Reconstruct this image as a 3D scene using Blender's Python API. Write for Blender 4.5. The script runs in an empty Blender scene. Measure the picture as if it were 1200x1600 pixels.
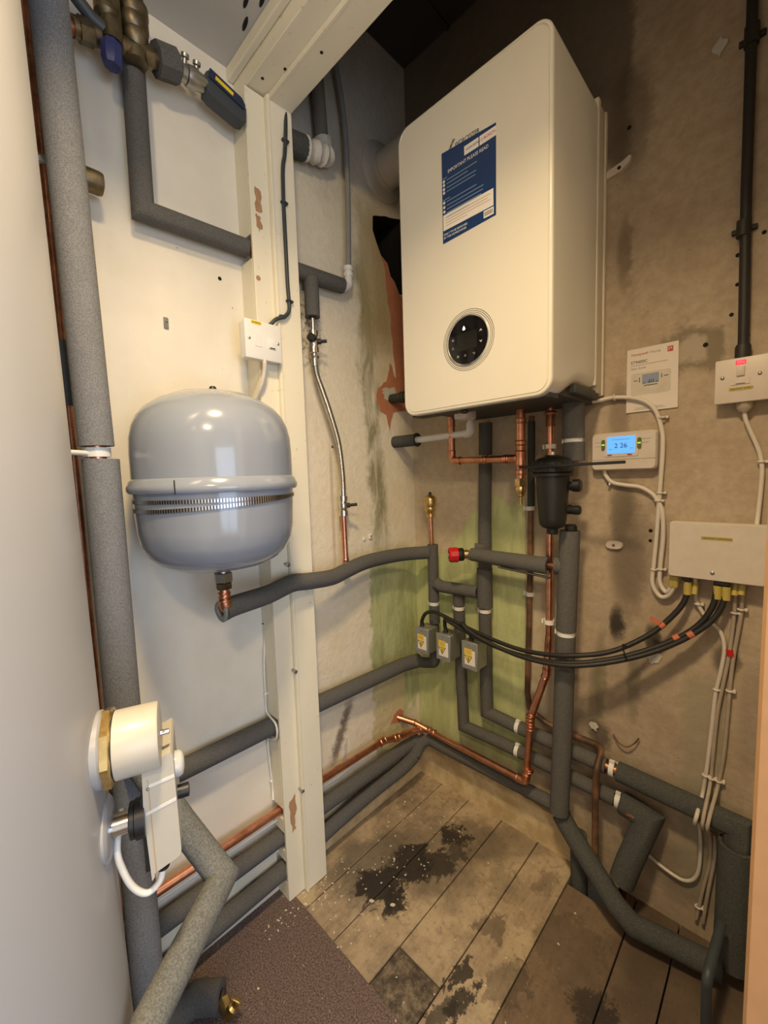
import bpy, bmesh, math, random
from mathutils import Vector, Matrix
random.seed(7)
S = bpy.context.scene
C = S.collection
PI = math.pi

# ------------------------------------------------------------------ materials
class NT:
    def __init__(s, name, rough=.5, metal=0.0, spec=None):
        s.m = bpy.data.materials.new(name); s.m.use_nodes = True
        s.t = s.m.node_tree; s.t.nodes.clear()
        s.out = s.t.nodes.new('ShaderNodeOutputMaterial'); s.b = s.t.nodes.new('ShaderNodeBsdfPrincipled')
        s.t.links.new(s.b.outputs[0], s.out.inputs[0])
        s.b.inputs['Roughness'].default_value = rough; s.b.inputs['Metallic'].default_value = metal
        if spec is not None: s.b.inputs['Specular IOR Level'].default_value = spec
        s._co = None
    def n(s, typ, **kw):
        nd = s.t.nodes.new(typ)
        for k, v in kw.items(): setattr(nd, k, v)
        return nd
    def set(s, sock, v):
        if isinstance(v, bpy.types.NodeSocket): s.t.links.new(v, sock)
        elif isinstance(v, (tuple, list)):
            sock.default_value = (*v, 1) if len(v) == 3 and sock.type == 'RGBA' else v
        else: sock.default_value = v
    def co(s):
        if s._co is None: s._co = s.n('ShaderNodeTexCoord').outputs['Object']
        return s._co
    def sep(s):
        x = s.n('ShaderNodeSeparateXYZ'); s.t.links.new(s.co(), x.inputs[0]); return x.outputs
    def scaled(s, v):
        x = s.n('ShaderNodeMapping'); s.t.links.new(s.co(), x.inputs[0]); x.inputs['Scale'].default_value = v; return x.outputs[0]
    def noise(s, scale, detail=4, rough=.55, vec=None, dist=0):
        x = s.n('ShaderNodeTexNoise'); s.t.links.new(vec or s.co(), x.inputs['Vector'])
        x.inputs['Scale'].default_value = scale; x.inputs['Detail'].default_value = detail
        x.inputs['Roughness'].default_value = rough; x.inputs['Distortion'].default_value = dist
        return x.outputs[0]
    def m_(s, op, a, b=0.0, c=0.0):
        x = s.n('ShaderNodeMath', operation=op)
        s.set(x.inputs[0], a); s.set(x.inputs[1], b); s.set(x.inputs[2], c); return x.outputs[0]
    def add(s, a, b): return s.m_('ADD', a, b)
    def mul(s, a, b): return s.m_('MULTIPLY', a, b)
    def ss(s, v, lo, hi):                       # smoothstep lo -> hi (lo may exceed hi)
        x = s.n('ShaderNodeMapRange', interpolation_type='SMOOTHSTEP')
        s.set(x.inputs[0], v)
        if lo <= hi: x.inputs[1].default_value = lo; x.inputs[2].default_value = hi; x.inputs[3].default_value = 0; x.inputs[4].default_value = 1
        else: x.inputs[1].default_value = hi; x.inputs[2].default_value = lo; x.inputs[3].default_value = 1; x.inputs[4].default_value = 0
        return x.outputs[0]
    def band(s, v, a, b, soft): return s.mul(s.ss(v, a - soft, a + soft), s.ss(v, b + soft, b - soft))
    def mix(s, f, a, b):
        x = s.n('ShaderNodeMix', data_type='RGBA')
        s.set(x.inputs[0], f); s.set(x.inputs[6], a); s.set(x.inputs[7], b); return x.outputs[2]
    def color(s, c): s.set(s.b.inputs['Base Color'], c); return s
    def rough(s, v): s.set(s.b.inputs['Roughness'], v); return s
    def bump(s, h, strength=.3, dist=.002):
        x = s.n('ShaderNodeBump'); x.inputs['Strength'].default_value = strength; x.inputs['Distance'].default_value = dist
        s.set(x.inputs['Height'], h); s.t.links.new(x.outputs[0], s.b.inputs['Normal']); return s

def simple(name, col, rough=.5, metal=0.0, var=.08, scale=30, bump=0, spec=None):
    k = NT(name, rough, metal, spec)
    n = k.noise(scale)
    d = tuple(c * (1 - 2 * var) for c in col); l = tuple(min(1, c * (1 + 2 * var)) for c in col)
    k.color(k.mix(n, d, l))
    if bump: k.bump(k.noise(scale * 8), bump, .001)
    return k.m

M = {}
def foam(name, a, b, sc=330, sb=.6):
    k = NT(name, .95, 0, .2)
    n = k.noise(sc, 3, .7); n2 = k.noise(25, 3)
    f = k.add(k.mul(k.ss(n, .35, .68), .75), k.mul(n2, .25))
    k.color(k.mix(f, a, b)); k.bump(n, sb, .0012); return k.m
M['foam'] = foam('foam_lagging', (.078, .077, .073), (.142, .138, .130), 420, .35)
M['foam_rough'] = foam('speckled_foam_lagging', (.15, .155, .16), (.31, .315, .32), 480, .9)
M['foam_dark'] = foam('dark_foam_lagging', (.05, .052, .05), (.105, .108, .10), 350, .5)
M['foam_inside'] = foam('cut_foam', (.20, .21, .20), (.33, .34, .33), 300, .8)
def copper(name, a, b, r):
    k = NT(name, r, 1.0); n = k.noise(22, 5, .65)
    k.color(k.mix(k.ss(n, .35, .65), a, b)); k.rough(k.add(k.mul(k.noise(60), .25), r - .1)); return k.m
M['copper'] = copper('copper', (.62, .27, .16), (.80, .40, .26), .30)
M['copper_old'] = copper('tarnished_copper', (.24, .10, .055), (.42, .19, .11), .42)
k = NT('brown_painted_pipe', .5); n = k.noise(14, 5)
k.color(k.mix(k.ss(n, .4, .6), (.075, .038, .02), (.20, .10, .05))); M['brown'] = k.m
M['brass'] = copper('brass', (.60, .42, .16), (.82, .62, .28), .28)
M['brass_old'] = copper('dull_brass', (.13, .105, .065), (.27, .225, .145), .42)
M['chrome'] = simple('chrome', (.72, .70, .66), .18, 1.0, .05)
M['steel'] = simple('zinc_steel', (.42, .42, .41), .38, 1.0, .08)
k = NT('braided_steel', .30, 1.0); w = k.n('ShaderNodeTexWave', wave_type='BANDS', bands_direction='Z'); k.t.links.new(k.co(), w.inputs[0]); w.inputs['Scale'].default_value = 130; w.inputs['Distortion'].default_value = 1.5
k.color(k.mix(w.outputs[1], (.30, .29, .27), (.75, .73, .68))); k.bump(w.outputs[1], .6, .0008); M['braid'] = k.m
k = NT('perforated_strap', .3, 1.0); x, y, z = k.sep(); an = k.m_('ARCTAN2', k.m_('SUBTRACT', y, -.825), k.m_('SUBTRACT', x, .169)); wv = k.m_('SINE', k.mul(an, 190.0))
k.color(k.mix(k.ss(wv, -.2, .3), (.10, .10, .11), (.80, .80, .82))); M['strap'] = k.m
M['white_plastic'] = simple('white_plastic', (.78, .77, .73), .35, 0, .02)
M['cream_plastic'] = simple('cream_plastic', (.54, .51, .43), .35, 0, .02)
M['aged_plastic'] = simple('dusty_white_plastic', (.62, .55, .47), .5, 0, .05, 40)
M['warm_plastic'] = simple('dusty_switch_plastic', (.66, .58, .50), .42, 0, .04, 40)
M['black_plastic'] = simple('black_plastic', (.012, .012, .012), .42, 0, .1)
M['black_rubber'] = simple('black_cable_sheath', (.016, .015, .014), .5, 0, .1)
M['conduit'] = simple('black_conduit', (.022, .018, .016), .55, 0, .15)
M['navy'] = simple('navy_plastic', (.012, .022, .06), .4, 0, .1)
M['slate'] = simple('slate_plastic', (.045, .055, .065), .5, 0, .1)
M['bluecap'] = simple('blue_plastic', (.025, .035, .14), .45, 0, .1)
M['red'] = simple('red_plastic', (.52, .012, .015), .35, 0, .05)
M['boiler'] = simple('white_enamel', (.70, .665, .57), .22, 0, .012, 3)
M['boiler_side'] = simple('white_enamel_side', (.70, .665, .57), .30, 0, .012, 3)
M['boiler_frame'] = simple('boiler_back_enamel', (.70, .63, .50), .40, 0, .03, 5)
M['boiler_under'] = simple('boiler_underside', (.05, .048, .042), .6, 0, .1)
M['tank'] = simple('tank_enamel', (.365, .37, .385), .34, 0, .02, 5, 0)
k = NT('vessel_enamel', .16); n = k.noise(6)
z = k.sep()[2]
dust = k.mul(k.ss(z, 1.316, 1.335), k.ss(k.noise(130, 3), .46, .6))
k.color(k.mix(dust, k.mix(n, (.245, .275, .325), (.265, .295, .345)), (.40, .36, .29))); k.b.inputs['Coat Weight'].default_value = .25; M['vessel'] = k.m
M['gloss_black'] = simple('gloss_black_glass', (.006, .006, .007), .06, 0, .02)
M['blue_label'] = simple('navy_label_paper', (.012, .042, .14), .22, 0, .03)
M['paper'] = simple('white_paper', (.80, .76, .70), .6, 0, .02)
M['booklet'] = simple('booklet_paper', (.72, .65, .57), .6, 0, .02)
M['yellow'] = simple('yellow_label', (.80, .58, .02), .45, 0, .03)
M['yellow_sleeve'] = simple('yellow_sleeve', (.48, .38, .09), .55, 0, .1)
M['orange_tape'] = simple('orange_tape', (.55, .16, .08), .5, 0, .1)
M['ink'] = simple('dark_ink', (.02, .02, .02), .5, 0, 0)
M['navy_ink'] = simple('navy_ink', (.012, .025, .06), .5, 0, 0)
M['red_ink'] = simple('red_ink', (.45, .03, .02), .5, 0, 0)
M['grey_ink'] = simple('grey_ink', (.28, .27, .25), .5, 0, 0)
M['light_ink'] = simple('white_ink', (.75, .75, .72), .5, 0, 0)
M['pale_blue_ink'] = simple('pale_blue_ink', (.22, .33, .45), .5, 0, 0)
M['tan_ink'] = simple('tan_ink', (.50, .36, .22), .5, 0, 0)
M['grey_steel_box'] = simple('grey_motor_housing', (.30, .31, .31), .45, .35, .06, 12)
M['green_steel_box'] = simple('galvanised_housing', (.30, .30, .235), .42, .5, .08, 14)
M['white_cable'] = simple('white_cable', (.66, .60, .52), .5, 0, .05)
M['grey_cable'] = simple('grey_cable', (.40, .33, .26), .55, 0, .12)
M['dk_grey_cable'] = simple('charcoal_cable', (.035, .042, .043), .5, 0, .1)
M['plaster_white'] = simple('chalky_plaster', (.56, .54, .48), .9, 0, .12, 40, .3)
M['terracotta'] = simple('pink_plaster', (.50, .20, .11), .9, 0, .14, 35, .4)
M['raw_wood'] = simple('bare_wood', (.42, .24, .12), .8, 0, .18, 60, .3)
M['hole'] = simple('hole_shade', (.010, .009, .007), .95, 0, .2)  # near-black for holes, their inner shade put into the colour
M['grey_plastic_pipe'] = simple('grey_plastic_pipe', (.25, .25, .235), .5, 0, .08)
M['bottle_green'] = simple('bottle_green_pipe', (.03, .035, .025), .5, 0, .2)
M['flue'] = simple('flue_white', (.50, .455, .39), .45, 0, .04)
def emit(name, col, strength):
    k = NT(name, .4); k.color(col); k.set(k.b.inputs['Emission Color'], col); k.b.inputs['Emission Strength'].default_value = strength; return k.m
M['lcd'] = emit('lit_lcd', (.10, .36, .95), 1.0)
M['neon'] = emit('red_neon', (1.0, .03, .08), 1.0)
M['green_led'] = emit('green_led', (.45, .95, .03), .6)
M['flame_led'] = emit('white_led', (.75, .90, 1.0), 1.3)

# left wall: clean cream in the hall, stained textured plaster with old green paint in the cupboard
k = NT('painted_left_wall', .65); x, y, z = k.sep(); t = k.mul(y, -1.0)
nb = k.noise(9, 5, .6); nf = k.noise(45, 5, .65); nn = k.m_('SUBTRACT', nb, .5); nfn = k.m_('SUBTRACT', nf, .5)
inn = k.ss(t, .61, .60)
hall = k.mix(k.ss(nb, .3, .75), (.77, .715, .59), (.82, .77, .65))
cup = k.mix(k.ss(nf, .3, .75), (.76, .69, .535), (.82, .755, .61))
cup = k.mix(k.mul(k.ss(k.noise(3.2, 5), .45, .7), .55), cup, (.68, .58, .385))
col = k.mix(inn, hall, cup)
tw = k.add(t, k.add(k.mul(nn, .10), k.mul(nfn, .03))); zw = k.add(z, k.add(k.mul(nn, .16), k.mul(nfn, .03)))
str_ = k.noise(5, 5, .65, k.scaled((1, 4.5, 1)), .6)
# olive run-off streak above the green
cx_ = k.add(k.mul(z, .06), .125)
dd = k.m_('ABSOLUTE', k.m_('SUBTRACT', tw, cx_))
stk = k.mul(k.mul(k.ss(dd, .055, .012), k.band(z, .90, 1.86, .10)), k.ss(str_, .25, .6))
col = k.mix(k.mul(stk, .88), col, (.20, .185, .07))
stk2 = k.mul(k.band(tw, .07, .245, .02), k.band(zw, 1.60, 2.02, .05))
col = k.mix(k.mul(stk2, k.add(.55, k.mul(str_, .4))), col, (.43, .34, .17))
g = k.mul(k.ss(tw, .252, .236), k.mul(k.ss(zw, .915, .865), k.ss(k.add(zw, k.mul(tw, 1.0)), .30, .36)))
gcol = k.mix(k.ss(str_, .3, .7), (.31, .335, .14), (.52, .56, .27))
col = k.mix(k.mul(g, .92), col, gcol)
pale = k.mul(k.band(tw, .085, .245, .008), k.ss(zw, .505, .49))
col = k.mix(k.mul(pale, .85), col, k.mix(k.ss(nf, .4, .7), (.62, .52, .29), (.70, .61, .38)))
dk = k.mul(k.ss(k.m_('ABSOLUTE', k.m_('SUBTRACT', k.add(t, k.mul(nfn, .05)), k.add(.36, k.mul(k.m_('SUBTRACT', .42, z), .45)))), .03, .004), k.band(z, .26, .43, .03))
col = k.mix(k.mul(dk, .8), col, (.085, .045, .03))
mould = k.mul(k.mul(k.band(tw, .42, .53, .03), k.band(zw, 1.50, 1.72, .06)), k.ss(k.noise(60, 4, .7), .46, .62))
col = k.mix(k.mul(mould, .75), col, (.10, .085, .065))
grime_shade = k.mul(inn, k.ss(k.add(z, k.mul(nn, .35)), 1.92, 2.16)); col = k.mix(k.mul(grime_shade, .40), col, k.mix(k.ss(k.noise(18, 5), .35, .65), (.20, .175, .14), (.30, .27, .22)))  # smoky staining plus the shade of the cupboard top, painted into the colour
speck = k.mul(k.ss(k.noise(90, 2), .73, .78), k.ss(k.noise(5), .45, .6))
col = k.mix(k.mul(speck, .7), col, (.16, .12, .08))
drip = k.mul(k.ss(k.m_('ABSOLUTE', k.m_('SUBTRACT', t, .392)), .009, .002), k.band(z, .90, 1.255, .05))
col = k.mix(k.mul(drip, .5), col, (.42, .30, .15))
k.color(col); k.bump(k.add(k.mul(nf, k.add(k.mul(inn, .85), .12)), k.mul(nb, .5)), .55, .006); M['wall_left'] = k.m

k = NT('stained_back_wall', .8); x, y, z = k.sep()
nb = k.noise(7, 5, .6); nf = k.noise(40, 5, .65); nn = k.m_('SUBTRACT', nb, .5); nfn = k.m_('SUBTRACT', nf, .5)
str_ = k.noise(5, 5, .65, k.scaled((4.5, 1, 1)), .6)
col = k.mix(k.ss(nf, .3, .7), (.40, .315, .22), (.49, .395, .285))
col = k.mix(k.mul(k.ss(nb, .45, .7), .5), col, (.34, .25, .165))
edge = k.add(.88, k.mul(k.ss(x, .10, .34), .20))
xw = k.add(x, k.mul(nfn, .02)); zw = k.add(z, k.add(k.mul(nn, .14), k.mul(nfn, .05)))
g = k.mul(k.ss(xw, .439, .432), k.mul(k.ss(k.m_('SUBTRACT', zw, edge), .012, -.012), k.ss(zw, .16, .22)))
col = k.mix(k.mul(g, .93), col, k.mix(k.ss(str_, .3, .7), (.44, .49, .22), (.60, .65, .32)))
lite0 = k.mul(k.mul(k.ss(xw, .46, .40), k.ss(k.m_('SUBTRACT', zw, edge), -.012, .012)), k.ss(z, 1.5, 1.3)); col = k.mix(k.mul(lite0, .7), col, k.mix(k.ss(nf, .3, .7), (.54, .455, .315), (.64, .55, .40)))
lite = k.mul(k.band(xw, .445, .56, .008), k.band(zw, .40, 1.15, .05))
col = k.mix(k.mul(lite, .6), col, (.60, .52, .36))
def blot(cx, cz, rx, rz, amt, c):
    global col
    a = k.mul(k.m_('SUBTRACT', k.add(x, k.mul(nfn, .035)), cx), 1 / rx); b = k.mul(k.m_('SUBTRACT', k.add(z, k.mul(nn, .08)), cz), 1 / rz)
    r2 = k.add(k.mul(a, a), k.mul(b, b))
    col = k.mix(k.mul(k.ss(r2, 1.15, .1), amt), col, c)
K = (.025, .022, .016)
blot(.693, .755, .022, .06, .95, K); blot(.778, .735, .022, .055, .9, K); blot(.715, .95, .05, .20, .6, (.12, .09, .06))
blot(.64, .52, .02, .16, .45, (.13, .12, .07)); blot(.655, .43, .035, .05, .8, (.08, .06, .045)); blot(.92, .72, .03, .05, .7, K)
blot(.695, 1.69, .02, .10, .55, (.12, .085, .05)); blot(.70, 2.00, .06, .14, .55, (.10, .075, .05)); blot(.68, 1.95, .03, .05, .5, (.12, .085, .05))
blot(.735, .60, .018, .12, .5, (.17, .15, .09)); blot(.655, .60, .02, .14, .55, (.16, .145, .08)); blot(.70, 1.06, .035, .10, .6, (.10, .08, .055)); blot(.60, .44, .05, .05, .5, (.10, .08, .06)); blot(.72, .90, .05, .09, .45, (.16, .125, .085)); blot(.76, .97, .02, .12, .4, (.2, .16, .11)); blot(.97, .60, .03, .16, .35, (.2, .16, .12)); blot(.86, .14, .12, .10, .55, (.13, .10, .075)); blot(.69, 1.30, .03, .10, .5, (.14, .10, .065)); blot(.74, .66, .02, .10, .4, (.16, .14, .09))
soot_shade = k.mul(k.ss(k.add(xw, k.mul(nn, .05)), .715, .690), k.ss(k.add(z, k.mul(nn, .2)), 1.88, 2.0)); col = k.mix(k.mul(soot_shade, .6), col, (.06, .045, .034))  # staining by the boiler, with the boiler's shadow painted in too
patch = k.mul(k.band(xw, .775, .895, .006), k.band(zw, 1.385, 1.475, .012)); core = k.mul(k.band(xw, .80, .865, .006), k.band(zw, 1.405, 1.45, .01))
col = k.mix(k.mul(patch, .8), col, (.19, .155, .10)); col = k.mix(k.mul(core, .8), col, (.47, .40, .30))
gstrip = k.mul(k.band(xw, .845, .925, .012), k.band(zw, .10, .66, .03))
col = k.mix(k.mul(gstrip, .55), col, (.31, .285, .195))
speck = k.mul(k.ss(k.noise(100, 2), .71, .77), k.ss(k.noise(4), .42, .6))
col = k.mix(k.mul(speck, .8), col, (.05, .04, .025))
k.color(col); k.bump(k.add(nf, k.mul(nb, .6)), .45, .004); M['wall_back'] = k.m

k = NT('cream_gloss_trim', .45); n = k.noise(12, 5); n2 = k.noise(60, 4)
col = k.mix(n, (.78, .72, .55), (.84, .785, .62)); col = k.mix(k.mul(k.ss(n2, .66, .74), .4), col, (.40, .31, .19))
k.color(col); k.bump(k.noise(30), .15, .002); M['trim'] = k.m
M['trim_wood'] = simple('tan_painted_wood', (.45, .255, .12), .6, 0, .06, 30)
M['ceil_dark'] = simple('dark_brown_paint', (.055, .042, .032), .9, 0, .2, 6, .2)  # dark brown, for the cupboard ceiling and the lintel wall
M['ceil_hall'] = simple('grey_ceiling_board', (.55, .53, .49), .8, 0, .06, 8, .1)
M['plain_wall'] = simple('plain_hall_wall', (.74, .69, .60), .8, 0, .04, 6)
k = NT('dirty_floorboards', .72); x, y, z = k.sep()
n = k.noise(6, 6, .65); gr = k.noise(9, 6, .65, k.scaled((9, .9, 1)), 1.2); nf = k.noise(55, 5, .7)
col = k.mix(k.ss(gr, .25, .75), (.27, .20, .128), (.40, .31, .20))
col = k.mix(k.mul(k.ss(n, .40, .62), .75), col, (.52, .41, .265)); col = k.mix(k.mul(k.ss(nf, .50, .68), .6), col, (.19, .14, .095)); col = k.mix(k.mul(k.ss(k.noise(3.5, 5, .6), .50, .66), .55), col, (.15, .115, .08))
col = k.mix(k.mul(k.ss(x, .598, .603), .70), col, (.095, .055, .034)); col = k.mix(k.mul(k.ss(k.add(x, k.mul(k.noise(5), .1)), .74, .86), .45), col, (.028, .02, .015))  # darker brown boards past the joint; lower-right gloom also painted in
w1 = k.m_('SUBTRACT', k.noise(9, 6, .7), .5); w2 = k.m_('SUBTRACT', k.noise(38, 5, .75), .5); w3 = k.m_('SUBTRACT', k.noise(16, 6, .7, k.scaled((1.3, .9, 1)), .8), .5)
def fblot(cx, cy, rx, ry, amt, c=(.020, .015, .012), e=.35):
    global col
    a = k.mul(k.m_('SUBTRACT', k.add(x, k.add(k.mul(w1, .17), k.mul(w2, .06))), cx), 1 / rx); b = k.mul(k.m_('SUBTRACT', k.add(y, k.add(k.mul(w3, .20), k.mul(w2, .07))), cy), 1 / ry)
    col = k.mix(k.mul(k.ss(k.add(k.add(k.mul(a, a), k.mul(b, b)), k.mul(w2, 1.2)), 1 + e, 1 - e), amt), col, c)
GR = (.115, .10, .08)
fblot(.15, -.42, .09, .13, .7, GR, .6); fblot(.26, -.28, .12, .13, .6, (.12, .095, .07), .6); fblot(.33, -.14, .10, .07, .5, (.11, .085, .06), .6)
fblot(.215, -.44, .075, .065, .95); fblot(.275, -.455, .035, .045, .92); fblot(.235, -.325, .06, .06, .92); fblot(.295, -.285, .045, .05, .85); fblot(.275, -.17, .05, .035, .9); fblot(.33, -.21, .03, .03, .7)
sq = k.mul(k.band(x, .356, .484, .004), k.band(y, -.64, -.525, .003)); col = k.mix(k.mul(sq, k.add(.45, k.mul(k.ss(k.noise(30, 6, .75), .35, .6), .5))), col, (.035, .027, .021))
fblot(.485, -.475, .012, .05, .9); fblot(.53, -.51, .022, .05, .9); fblot(.515, -.55, .02, .05, .8); fblot(.50, -.33, .03, .04, .6, (.07, .05, .035)); fblot(.47, -.20, .04, .05, .35, GR)
fblot(.60, -.42, .05, .06, .45); fblot(.75, -.33, .05, .05, .85); fblot(.67, -.25, .08, .08, .4, (.05, .035, .025)); fblot(.56, -.12, .03, .05, .4, (.07, .05, .035)); fblot(.08, -.60, .04, .03, .6, (.50, .40, .24))
dustm = k.mul(k.ss(k.noise(150, 2), .68, .74), k.ss(y, -.05, -.5)); col = k.mix(k.mul(dustm, .5), col, (.55, .47, .36))
k.color(col); k.bump(k.add(gr, nf), .35, .002); M['boards'] = k.m
k = NT('brown_carpet', .98, 0, .1); nf = k.noise(260, 3, .7); n = k.noise(10, 4)
col = k.mix(k.ss(nf, .3, .7), (.085, .060, .054), (.27, .20, .178)); col = k.mix(k.mul(k.ss(k.noise(110, 2), .70, .75), .6), col, (.50, .43, .35))
k.color(col); k.bump(nf, 1.0, .004); M['carpet'] = k.m
k = NT('old_skirting', .7); n = k.noise(14, 5, .65)
k.color(k.mix(k.ss(n, .35, .68), (.48, .36, .19), (.70, .57, .35))); k.bump(n, .3, .003); M['skirt'] = k.m
M['subfloor'] = simple('dark_void', (.02, .015, .012), .95, 0, .2)

# ------------------------------------------------------------------ mesh building
class MB:
    def __init__(s): s.v = []; s.f = []
    def ring(s, pts): i = len(s.v); s.v += [tuple(p) for p in pts]; return list(range(i, i + len(pts)))
    def bridge(s, a, b, closed=True):
        n = len(a)
        for i in range(n if closed else n - 1): s.f.append((a[i], a[(i + 1) % n], b[(i + 1) % n], b[i]))
    def loft(s, rings, cap0=True, cap1=True):
        ids = [s.ring(r) for r in rings]
        for a, b in zip(ids, ids[1:]): s.bridge(a, b)
        if cap0: s.f.append(tuple(reversed(ids[0])))
        if cap1: s.f.append(tuple(ids[-1]))
        return s
    def box(s, x0, x1, y0, y1, z0, z1, bev=0, seg=2, mat=None):
        bm = bmesh.new(); bmesh.ops.create_cube(bm, size=1)
        for v in bm.verts: v.co = Vector(((x0 + x1) / 2 + v.co.x * (x1 - x0), (y0 + y1) / 2 + v.co.y * (y1 - y0), (z0 + z1) / 2 + v.co.z * (z1 - z0)))
        if bev: bmesh.ops.bevel(bm, geom=bm.edges[:], offset=bev, segments=seg, profile=.5, affect='EDGES')
        s.add_bm(bm, mat); return s
    def add_bm(s, bm, mat=None):
        bm.verts.index_update(); o = len(s.v)
        s.v += [tuple(mat @ v.co if mat else v.co) for v in bm.verts]
        s.f += [tuple(o + v.index for v in f.verts) for f in bm.faces]; bm.free()
    def tube(s, path, r, seg=14, cap=True, r1=None):
        P = [Vector(p) for p in path]; n = len(P)
        D = [(P[i + 1] - P[i]).normalized() for i in range(n - 1)]
        u = D[0].orthogonal().normalized(); rings = []
        for i in range(n):
            d = D[max(i - 1, 0)]
            if i > 0 and i < n:
                pass
            w = d.cross(u).normalized()
            rr = r if r1 is None else r + (r1 - r) * i / (n - 1)
            circ = [(u * math.cos(2 * PI * j / seg) + w * math.sin(2 * PI * j / seg)) * rr for j in range(seg)]
            if 0 < i < n - 1:
                b = (D[i - 1] + D[i]); b = b.normalized() if b.length > 1e-6 else D[i]
                den = d.dot(b)
                circ = [c - d * (c.dot(b) / den) for c in circ]
                q = D[i - 1].rotation_difference(D[i]); u = (q @ u).normalized()
            rings.append([P[i] + c for c in circ])
        s.loft(rings, cap, cap); return s
    def hollow(s, path, r, ri, seg=14):           # open-ended sleeve with wall thickness
        a = MB(); a.tube(path, r, seg, False); b = MB(); b.tube(path, ri, seg, False)
        o = len(s.v); s.v += a.v; s.f += [tuple(o + i for i in f) for f in a.f]
        o2 = len(s.v); s.v += b.v; s.f += [tuple(o2 + i for i in reversed(f)) for f in b.f]
        N = len(a.v) - seg
        for i in range(seg):
            j = (i + 1) % seg
            s.f.append((o + j, o + i, o2 + i, o2 + j)); s.f.append((o + N + i, o + N + j, o2 + N + j, o2 + N + i))
        return s
    def lathe(s, prof, base=(0, 0, 0), axis=(0, 0, 1), seg=24, cap=True):    # prof: (radius, height)
        A = Vector(axis).normalized(); u = A.orthogonal().normalized(); w = A.cross(u); B = Vector(base)
        rings = [[B + A * h + (u * math.cos(2 * PI * j / seg) + w * math.sin(2 * PI * j / seg)) * max(r, 1e-5) for j in range(seg)] for r, h in prof]
        s.loft(rings, cap, cap); return s
    def prism(s, poly, d, o=(0, 0, 0), ax='y'):   # poly (a,b) extruded by d along axis
        def P(a, b, e):
            if ax == 'y': return (o[0] + a, o[1] + e, o[2] + b)
            if ax == 'x': return (o[0] + e, o[1] + a, o[2] + b)
            return (o[0] + a, o[1] + b, o[2] + e)
        s.loft([[P(a, b, 0) for a, b in poly], [P(a, b, d) for a, b in poly]]); return s
    def torus(s, c, axis, R, r, seg=24, sub=8):
        A = Vector(axis).normalized(); u = A.orthogonal().normalized(); w = A.cross(u); c = Vector(c); rings = []
        for i in range(seg):
            a = 2 * PI * i / seg; e = u * math.cos(a) + w * math.sin(a)
            rings.append([c + e * (R + r * math.cos(2 * PI * j / sub)) + A * r * math.sin(2 * PI * j / sub) for j in range(sub)])
        ids = [s.ring(q) for q in rings]
        for i in range(seg): s.bridge(ids[i], ids[(i + 1) % seg])
        return s

def link(o, parent):
    C.objects.link(o)
    if parent is not None:
        o.parent = parent; o.matrix_parent_inverse = Matrix.Translation(-parent.location)   # roots are unrotated: keeps world coordinates
    return o
def obj(name, mb, mat, parent=None, smooth=True, angle=40):
    me = bpy.data.meshes.new(name); me.from_pydata(mb.v, [], mb.f)
    bm = bmesh.new(); bm.from_mesh(me); bmesh.ops.recalc_face_normals(bm, faces=bm.faces[:])
    if smooth:
        ca = math.radians(angle)
        for f in bm.faces: f.smooth = True
        for e in bm.edges: e.smooth = not (len(e.link_faces) == 2 and e.calc_face_angle(0) > ca)
    bm.to_mesh(me); bm.free()
    me.materials.append(M[mat] if isinstance(mat, str) else mat)
    return link(bpy.data.objects.new(name, me), parent)
def thing(name, label, cat, loc, group=None):
    o = bpy.data.objects.new(name, None); o.empty_display_size = .02; C.objects.link(o); o.location = loc
    o['label'] = label; o['category'] = cat
    if group: o['group'] = group
    return o
def tag(o, label, cat, group=None):
    o['label'] = label; o['category'] = cat
    if group: o['group'] = group
    return o
def struct(name, mb, mat, parent=None, smooth=False):
    o = obj(name, mb, mat, parent, smooth); o['kind'] = 'structure'; return o

def fillet(pts, r, n=6):
    P = [Vector(p) for p in pts]; out = [P[0]]
    for i in range(1, len(P) - 1):
        a = (P[i - 1] - P[i]); b = (P[i + 1] - P[i]); la, lb = a.length, b.length; a.normalize(); b.normalize()
        ang = a.angle(b)
        if ang > PI - .02: out.append(P[i]); continue
        t = min(r / math.tan(ang / 2), .48 * la, .48 * lb); rr = t * math.tan(ang / 2)
        c = P[i] + (a + b).normalized() * (rr / math.sin(ang / 2)); s0 = P[i] + a * t - c; s1 = P[i] + b * t - c
        for j in range(n + 1): out.append(c + s0.normalized().slerp(s1.normalized(), j / n) * rr)
    out.append(P[-1]); return out
def spline(pts, n=6):
    P = [Vector(p) for p in pts]; P = [P[0] * 2 - P[1]] + P + [P[-1] * 2 - P[-2]]; out = []
    for i in range(1, len(P) - 2):
        for j in range(n):
            t = j / n; a, b, c, d = P[i - 1], P[i], P[i + 1], P[i + 2]
            out.append(.5 * ((2 * b) + (c - a) * t + (2 * a - 5 * b + 4 * c - d) * t * t + (3 * b - a - 3 * c + d) * t ** 3))
    out.append(P[-2]); return out

def text_mesh(txt, size, origin, right, up, mat, parent, name='lettering', align='LEFT', depth=.0002, sx=1.0):
    cu = bpy.data.curves.new('t', 'FONT'); cu.body = txt; cu.size = size; cu.align_x = align; cu.extrude = depth
    to = bpy.data.objects.new('t', cu); C.objects.link(to)
    dg = bpy.context.evaluated_depsgraph_get(); me = bpy.data.meshes.new_from_object(to.evaluated_get(dg))
    bpy.data.objects.remove(to); bpy.data.curves.remove(cu)
    R, U = Vector(right).normalized(), Vector(up).normalized(); Nn = R.cross(U)
    for v in me.vertices: v.co = Vector(origin) + R * v.co.x * sx + U * v.co.y + Nn * v.co.z
    me.materials.clear(); me.materials.append(M[mat]); me.name = name
    return link(bpy.data.objects.new(name, me), parent)

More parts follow.
